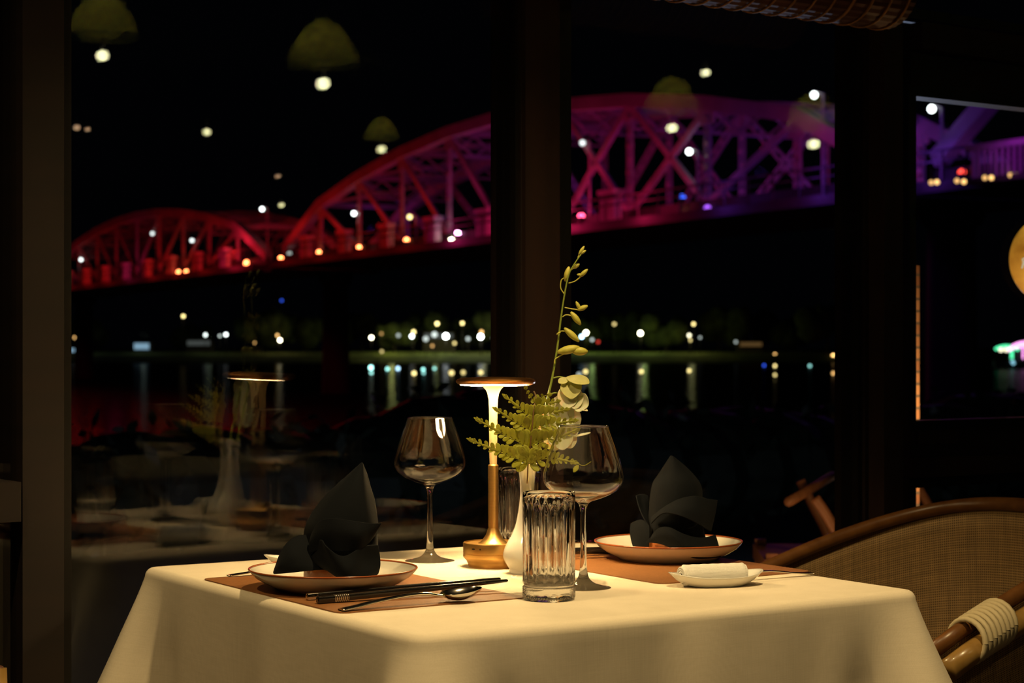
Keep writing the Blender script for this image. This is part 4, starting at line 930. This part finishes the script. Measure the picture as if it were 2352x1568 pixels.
# ---- the lit steel bridge
BA = Vector((-15.5,130,0)); WB = Vector((.4416,-.8974,0)); NBV = Vector((.8974,.4416,0)); DZ = 6.0+EYE
steelm = noisy(mat('bridge_steel', rough=.7), (.30,.30,.30), (.42,.42,.42), (.8,.8,.8)); darks = mat('dark_parts_and_shade', (.03,.03,.03), .9)
def BP(s, z=0, n=0): return BA+WB*s+NBV*n+Vector((0,0,DZ+z))
def span(s0, L, H0, H1, label, npan=10, upto=None, xs=()):
    t = thing('bridge_span', label, 'bridge', BP(s0, 0, 3), group='spans of the lit steel bridge'); pl_ = L/npan
    def h(s): u = (s-s0-L/2)/(L/2); return H0+H1*(1-u*u)
    K = list(range(0, (upto or npan)+1))
    for n_ in (0, 6):
        for i in K[:-1]:
            sa, sb = s0+i*pl_, s0+(i+1)*pl_
            za = h(sa) if 0 < i else .3; zb = h(sb) if i+1 < npan else .3
            if i == 0: za = .6
            M().beam(BP(sa, za, n_), BP(sb, zb, n_), .55, .62).build('top_chord', steelm, t, smooth=False, world=True)
            if i > 0: M().laced(BP(sa, .1, n_), BP(sa, za-.2, n_), .34, .13, 8).build('vertical', steelm, t, smooth=False, world=True)
            dn = (BP(sa, za-.2, n_), BP(sb, .1, n_)) ; up = (BP(sa, .1, n_), BP(sb, zb-.2, n_))
            if i in xs: pairs = (dn, up)
            elif i < npan/2: pairs = (dn,) if i else ()
            else: pairs = (up,) if i+1 < npan else ()
            for a, b_ in pairs: 
                if n_: M().laced(a, b_, .34, .12, 12).build('diagonal', steelm, t, smooth=False, world=True)
                else: M().beam(a, b_, .16, .30).build('diagonal', steelm, t, smooth=False, world=True)
            M().beam(BP(sa, 0, n_), BP(sb, 0, n_), .3, .5)  .build('bottom_chord', darks, t, smooth=False, world=True)  # same steel as the trusses, shade put into its colour
            # gusset plates
            if i > 0: M().obox(BP(sa, za-.45, n_), WB*.55, NBV*.05, Vector((0,0,.45))).build('gusset_plate', steelm, t, smooth=False, world=True)
    for i in K[1:-1]:
        sa = s0+i*pl_; za = h(sa)
        M().beam(BP(sa, za, 0), BP(sa, za, 6), .25, .3).build('cross_beam', steelm, t, smooth=False, world=True)
        if i+1 < npan:
            sb = sa+pl_; zb = h(sb)
            m_ = M().beam(BP(sa, za, 0), BP(sb, zb, 6), .14); m_.beam(BP(sa, za, 6), BP(sb, zb, 0), .14)
            ring_ = [BP(sa+pl_/2+1.1*math.cos(q), (za+zb)/2-.05, 3+1.1*math.sin(q)) for q in [2*PI*k/20 for k in range(21)]]; m_.tube(ring_, .09, 6, cap=False)
            m_.build('top_bracing', steelm, t, smooth=False, world=True)
        if za > 3.4:   # portal lattice under the cross beam
            m_ = M(); z1 = za-.15; z0 = za-1.25
            m_.beam(BP(sa, z0, 0), BP(sa, z0, 6), .12)
            for q in range(4): m_.beam(BP(sa, z1, 1.5*q), BP(sa, z0, 1.5*q+1.5), .09); m_.beam(BP(sa, z0, 1.5*q), BP(sa, z1, 1.5*q+1.5), .09)
            m_.build('portal_lattice', steelm, t, smooth=False, world=True)
    e = s0+(upto or npan)*pl_
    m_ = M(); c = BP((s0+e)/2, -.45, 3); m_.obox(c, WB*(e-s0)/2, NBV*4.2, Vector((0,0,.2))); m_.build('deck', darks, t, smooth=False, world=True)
    for n_ in (-1.2, 7.2):
        m_ = M(); m_.beam(BP(s0, .75, n_), BP(e, .75, n_), .08); m_.beam(BP(s0, .4, n_), BP(e, .4, n_), .05)
        k = s0
        while k <= e: m_.beam(BP(k, -.3, n_), BP(k, .75, n_), .06); k += 1.75
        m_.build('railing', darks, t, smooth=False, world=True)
    # parapet bays at the panel points
    for i in K[1:]:
        sa = s0+i*pl_-.2
        if sa > s0+L-1 or sa > 48: continue
        m_ = M(); m_.obox(BP(sa, 1.05, -.9), WB*.75, NBV*.28, Vector((0,0,.10)))
        for q in range(6): m_.obox(BP(sa-.62+q*.25, .35, -.9), WB*.045, NBV*.2, Vector((0,0,.65)))
        m_.build('parapet_bay', steelm, t, smooth=False, world=True)
    return t
span(-1.5-68, 67, 1.4, 3.7, 'far arched span of the bridge, glowing red, lowest of the row')
span(1.0, 66.0, 1.6, 4.3, 'long middle span of the bridge, red turning magenta toward the window frame', xs=(6,7))
span(69.0, 69.5, 3.6, 4.3, 'near end of the next bridge span, lit purple, in the narrow window', upto=3, xs=(1,))
def pier(s, label, n=4.0):
    t = thing('bridge_pier', label, 'pier', BP(s, -DZ+WZ, 3), group='stone piers of the bridge')
    m_ = M(); rows = []
    for z, k in ((WZ-1-DZ, 1.25), (WZ+1-DZ, 1.1), (-1.7, 1.0), (-1.5, 1.3), (-.86, 1.5)):
        rows.append([BP(s+.85*k*math.cos(q), z, n+.85*k*math.sin(q)) for q in [2*PI*j/24 for j in range(24)]])
    m_.grid(rows, True); m_.f.append(tuple(range(96, 120))); m_.build('shaft', darks, t, world=True)
    M().obox(BP(s, -.77, 3), WB*.9, NBV*3.9, Vector((0,0,.09))).build('platform', darks, t, smooth=False, world=True)
for s, l, n in ((-70.6,'bridge pier beside the dark window post, farthest off',4.), (-.2,'bridge pier between the arched span and the long middle span',4.), (68.0,'bridge pier under the violet end post in the narrow window',1.4)): pier(s, l, n)
# balcony over the near pier
t = thing('bridge_balcony', 'viewing balcony with baluster parapet lit violet over the near pier', 'balcony', BP(76, 0, -1.8)); m_ = M()
for (sa, na, sb, nb_) in ((73.5,-1.3,73.5,-2.4), (73.5,-2.4,80.0,-2.4), (80.0,-2.4,80.0,-1.3)):
    M().beam(BP(sa, .48, na), BP(sb, .48, nb_), .24, .18).build('parapet_rail', steelm, t, smooth=False, world=True)
    bb = M(); L_ = (BP(sa,0,na)-BP(sb,0,nb_)).length; n_ = int(L_/.28)
    for q in range(n_+1): bb.beam(BP(sa,-.5,na).lerp(BP(sb,-.5,nb_), q/n_), BP(sa,.4,na).lerp(BP(sb,.4,nb_), q/n_), .08)
    bb.build('balusters', steelm, t, smooth=False, world=True)
M().obox(BP(76.75, -.60, -1.85), WB*3.4, NBV*.65, Vector((0,0,.09))).build('slab', darks, t, smooth=False, world=True)
# floodlights that colour the steel
RED, PINK, MAG, VIO, BLU = (1,.012,.012), (1,.02,.10), (1,.03,.24), (.30,.06,1), (.10,.10,1)
def flood(s, z, n, e, c): lamp('bridge_floodlight', 'POINT', BP(s, z, n), e, c, .25)
for k in range(9): flood(-62+k*6.9, .5, -2.2, 330 if k > 4 else 230, RED if k % 4 else (.8,.02,.12))
flood(-6.5, .6, -1.6, 700, RED); flood(-2.0, 1.2, 3, 500, RED)
for k, (c, e) in enumerate(((RED,430),(RED,430),(RED,380),(RED,380),(MAG,420),(PINK,330),(MAG,520),(MAG,330),(VIO,230),(VIO,330))): flood(4.2+k*6.6, .9 if k < 4 else .1, -2.6 if k < 4 else -2.0, e*(1 if k < 4 else 1.0 if k < 8 else .5)*(1.5 if k in (5,6,7) else 1), (1,.018,.13) if k in (5,6,7) else c)
for s, e, c in ((8,160,VIO),(20,120,VIO),(31,330,VIO),(40,260,MAG),(47,260,VIO),(53,300,VIO),(60,330,VIO),(66,300,VIO),(72,260,VIO)): flood(s, 1.6, 3.2, e*.45, c)
flood(76, .1, -3.5, 70, (.75,.04,1)); flood(70.2, .3, -1.8, 170, VIO); flood(79, 2.2, -2.0, 60, VIO); flood(62, 1.6, -2.5, 120, (1,.02,.10)); flood(58.0, 1.2, 5, 160, RED)
# visible fixtures
def s_at(px): r = (px-1176)/F; return (130*r+15.5)/(.4416+.8974*r)
FIX = [(152,667,'ember',9),(195,661,'pink',8),(243,653,'ember',9),(293,645,'pink',8),(411,627,'ember',10),(429,626,'ember',10),(567,605,'ember',9),(645,594,'ember',10),(733,581,'ember',10),(724,602,'red',2.5),(825,570,'ember',11),(934,553,'ember',10),(1051,538,'rose',16),(1037,554,'cream',16),(1083,564,'red',3.5),(1335,498,'pink',8),(1565,496,'amber',2),(1625,480,'violet',1.2),(2210,399,'red',2),
       (665,584,'grey',.8),(853,579,'grey',.9),(933,569,'grey',.5),(1567,455,'blue',1.6)]
COLS.update(ember=(1,.20,.06), pink=(1,.06,.16), rose=(1,.35,.75), violet=(.4,.1,1))
used = {}
for (px, py, c, e) in sorted(FIX, key=lambda r: abs(r[0]-1225)):
    s = s_at(px); v = BP(s, 0, -1.4); r = v.y/F; v.z = EYE-(py-800)*r; v.x = (px-1176)*r
    sd = px > 1225; k = used[(c, sd)] = used.get((c, sd), -1)+1
    o = M().lathe([(0,-.5),(.05,-.5),(.05,-.2),(.16,-.14),(.16,.0)], 10).build('bridge_spotlight', darks, None); o.location = v
    M().sphere((0,0,.02), .15 if px > 640 else .2, 12, 8).build('lens', em(c, e*1.7), o)
    tag(o, f'{c} bridge spotlight, {ORD[k]} of its colour from the central post, {("wide window","window beyond it")[sd]}', 'spotlight', 'spotlights along the bridge deck')
BL = [(602,480,6,'above the gap between the two spans'),(813,490,6,'on a tall pole before the first steep diagonals'),(441,552,2.5,'small one over the end of the arched span'),(350,536,2,'small dim one in the arched span'),(186,596,4,'nearest the dark window post'),(1583,348,6,'beside the big magenta cross'),(1870,218,5,'high up near the window frame'),(2140,250,6,'in the narrow window'),(941,498,3,'dim yellowish one amid the long span'),(1338,328,1.5,'faint one behind the orchid spray')]
for px, py, e, l in BL:
    s = s_at(px); v = BP(s, 0, -1.75); r = v.y/F; v.x = (px-1176)*r; v.z = EYE-(py-800)*r
    o = M().tube([(.35,0,DZ-.3-v.z),(.35,0,.05),(0,0,.12)], .06, 8).build('bridge_street_lamp', steelm, None); o.location = v
    M().sphere((0,0,0), .13, 12, 8).build('lamp_globe', em('white' if px != 941 else 'yellow', e*1.3), o); tag(o, 'white street lamp on the bridge, '+l, 'street lamp', 'street lamps on the bridge')
for i, (px, py) in enumerate([(2081,428),(2096,427),(2139,419),(2152,418),(2198,415),(2214,417),(2262,408),(2277,408),(2321,402),(2333,402)]):
    v = P(px, py, 61); o = M().tube([(0,0,0),(0,0,.45)], .03, 6).build('string_light', darks, None); o.location = v
    M().sphere((0,0,0), .075, 10, 6).build('bulb', em('amber', 2.6 if i in (3,5,7) else 1.6), o)
    tag(o, f'small amber bulb under the purple bridge deck, {ORD[i]} counting out from the wooden post', 'string light', 'amber bulbs under the bridge deck')
# ---- lit tour boat
Yb = 300.; t = thing('tour_boat', 'roofed river boat with pink roof light and green trim in the narrow window', 'boat', (bx(2345,Yb), Yb, WZ))
hull = M(); rows = []
for i in range(13):
    f = i/12; x = bx(2283,Yb)+f*9; w_ = 1.2*math.sin(PI*min(1,f*.9+.08))**.5; rows.append([(x, Yb-w_, WZ+.9+.5*(f-.5)**2*4*.5), (x, Yb-w_*.6, WZ-.1), (x, Yb+w_*.6, WZ-.1), (x, Yb+w_, WZ+.9+.5*(f-.5)**2*4*.5)])
hull.grid(rows); hull.build('hull', darks, t, world=True)
x0 = bx(2318,Yb); M().box((x0, Yb-1, WZ+.9), (x0+5, Yb+1, WZ+3.2)).build('cabin', darks, t, smooth=False, world=True)
pk = emit('pink_neon', (1,.35,.85), 2.6); gn = emit('green_neon', (.1,1,.45), 1.8); cyn = emit('cyan_neon', (.35,.8,1), 1.1)
rf = M(); rf.grid([[P(px_, py_, Yb-1.3) for px_, py_ in ((2316,799),(2326,791),(2338,786),(2352,783),(2380,792),(2400,802))], [P(px_, py_+9, Yb-1.3) for px_, py_ in ((2316,799),(2326,793),(2338,790),(2352,788),(2380,796),(2400,806))]]); o = rf.build('pink_roof_light', pk, t, world=True); mod(o, 'SOLIDIFY', thickness=.2)
M().tube([P(2350,790,Yb-1.3), P(2350,824,Yb-1.3)], .12, 8).build('pink_post_light', pk, t, world=True)
M().tube(smoothpath([P(2286,802,Yb-1.3), P(2297,797,Yb-1.3), P(2316,795,Yb-1.3), P(2340,803,Yb-1.3)], 5), .22, 8).build('green_trim_light', gn, t, world=True)
M().tube([P(2324,803,Yb-1.3), P(2324,824,Yb-1.3)], .22, 8).build('green_post_light', gn, t, world=True)
M().tube([P(2324,828,Yb-1.3), P(2329,836,Yb-1.3)], .25, 8).build('cyan_light', cyn, t, world=True)
for px_ in (2299,2311): M().sphere(P(px_,803,Yb-1.4), .32, 12, 8).build('yellow_lamp', em('cream', 2.5), t, world=True)
# ---- round paper lantern sign hanging outside the narrow window
Yg = 4.6; c = P(2424, 596, Yg); rg_ = 106/F*Yg
t = thing('round_lantern', 'round mottled amber lantern sign glowing at the edge of the narrow window', 'lantern', c)
gm = bpy.data.materials.new('mottled_paper'); gm.use_nodes = True; nt = gm.node_tree; pbn = nt.nodes['Principled BSDF']; pbn.inputs['Base Color'].default_value = (.5,.3,.08,1)
nz = nd(gm, 'ShaderNodeTexNoise'); nz.inputs['Scale'].default_value = 14; nz.inputs['Detail'].default_value = 6; ln(gm, mapping(gm), nz.inputs['Vector'])
cr = nd(gm, 'ShaderNodeValToRGB'); cr.color_ramp.elements[0].position = .35; cr.color_ramp.elements[1].position = .68; cr.color_ramp.elements[0].color = (.16,.06,.004,1); cr.color_ramp.elements[1].color = (.62,.30,.03,1)
ln(gm, nz.outputs['Fac'], cr.inputs[0]); ln(gm, cr.outputs[0], pbn.inputs['Emission Color']); pbn.inputs['Emission Strength'].default_value = .9
M().sphere((0,0,0), rg_, 64, 32, (1,.35,1)).build('paper_body', gm, t)
gl = emit('white_letter', (1,.9,.6), .55); m_ = M(); u0 = P(2346,605,Yg)-c
k = Yg/F; yy = -rg_*.35*math.sqrt(max(0, 1-(u0.x/rg_)**2))-.003
def gp(dx, dy): 
    x = u0.x+dx*k; z = u0.z-dy*k; return (x, -.35*math.sqrt(max(0, rg_*rg_-x*x-z*z))-.002, z)
m_.tube([gp(4*math.cos(q), -7+4*math.sin(q)) for q in [2*PI*e/14 for e in range(15)]], .0016, 6, cap=False)
m_.tube([gp(-2,-3), gp(-3,4), gp(-5,12)], .0018, 6); m_.tube([gp(-4,3), gp(4,2), gp(6,12)], .0018, 6)
m_.build('letter', gl, t)
M().lathe([(.004,rg_*.98),(.004,HT-c.z)], 8).build('hanging_cord', darks, t)
# ---- brick pier outside the narrow window, stands in for a reflected lit column
bm = mat('outdoor_brick', (.3,.15,.08), .85); bb = bm.node_tree.nodes['Principled BSDF']
bt = nd(bm, 'ShaderNodeTexBrick'); bt.inputs['Color1'].default_value = (.42,.24,.12,1); bt.inputs['Color2'].default_value = (.26,.12,.06,1); bt.inputs['Mortar'].default_value = (.12,.10,.08,1); bt.inputs['Scale'].default_value = 9; bt.inputs['Mortar Size'].default_value = .03
ln(bm, mapping(bm, (1,1,1)), bt.inputs['Vector']); mpn = bt.inputs['Vector'].links[0].from_node; mpn.inputs['Rotation'].default_value = (PI/2,0,0); ln(bm, bt.outputs['Color'], bb.inputs['Base Color'])
sA, sB = S(2060,-.45), S(2112,-.45); m_ = M(); c = wallpt((sA+sB)/2, -.48, .60); m_.obox(c, WT*(sB-sA)/2, WM*.03, Vector((0,0,.66)))
o = m_.build('reflected_brick_pier', bm, None, smooth=False, at=c); tag(o, 'brick pier standing in for a reflection, beside the wooden post of the narrow window', 'brick pier')
sc_p = wallpt(sB-.01, -.24, .62); lamp('pier_fill_glow', 'POINT', (sc_p.x, sc_p.y, .86), 6.0, (1,.55,.22), .02)  # added fill light that brightens the brick pier
o = M().lathe([(0,0),(.015,0),(.018,.03),(.010,.032),(0,.01)], 16).build('pier_fill', darks, None); o.location = (sc_p.x, sc_p.y, -.06); tag(o, 'added fixture for the fill light at the foot of the brick pier', 'fill light')

# ---- terrace chairs and added fill lights just outside the panes
teak = noisy(mat('terrace_teak', rough=.5), (.26,.11,.045), (.40,.18,.08), (30,30,4))
def terrace_chair(label, loc, rz):
    t = thing('terrace_chair', label, 'chair', loc, rz, 'wooden terrace chairs')
    M().box((.0,.0,.545),(.21,.42,.585)).build('seat', teak, t, smooth=False)
    M().tube([(.06,-.01,.735),(.14,.20,.755),(.22,.42,.775)], .013, 8).build('crest_rail', teak, t)
    for y in (.02,.40): M().tube(smoothpath([(.13,y,.742+y*.05),(.165,y,.69),(.20,y,.62),(.215,y,.54),(.25,y,0)], 5), .014, 8).build('back_post', teak, t)
    for y in (.02,.40): M().box((.004,y-.015,0),(.034,y+.015,.60)).build('leg', teak, t, smooth=False)
    return t
tc_ = P(1757, 1205, 5.0)
tch = terrace_chair('wooden terrace chair outside, dimly seen between the folded napkin and rattan chair', (tc_.x, tc_.y, -.06), -.05)
tp = P(2088, 1105, 5.6); dup(tch, (tp.x-.1, tp.y, .0-.06), .2, 'second wooden terrace chair, its posts seen low in the narrow window')
tl = Vector((.35, 4.55, -.02)); o = M().lathe([(0,0),(.05,0),(.05,.02),(.02,.03),(.02,.06),(0,.06)], 20).build('terrace_fill', darks, None); o.location = (tl.x, tl.y, -.06)  # added lamp, hidden behind the table to light the terrace chairs
M().sphere((0,0,.10), .045, 16, 10).build('globe', emit('fill_globe', (1,.6,.28), 3), o); tag(o, 'added warm fill light for the terrace chairs, hidden behind the table', 'lantern')
lamp('terrace_fill_glow', 'POINT', (tl.x, tl.y, .14), 7.0, (1,.55,.25), .05)
gs = P(1850, 1372, 8.2); o = M().lathe([(0,0),(.04,0),(.06,.08),(.05,.08),(0,.03)], 16).build('hedge_fill', darks, None); o.location = (gs.x, gs.y, -.12); tag(o, 'added cool fill light at the foot of the hedge', 'fill light')
lamp('hedge_fill_glow', 'POINT', (gs.x, gs.y, .05), 80, (.55,.68,1), .03)  # added fill light to make the hedge leaves sparkle
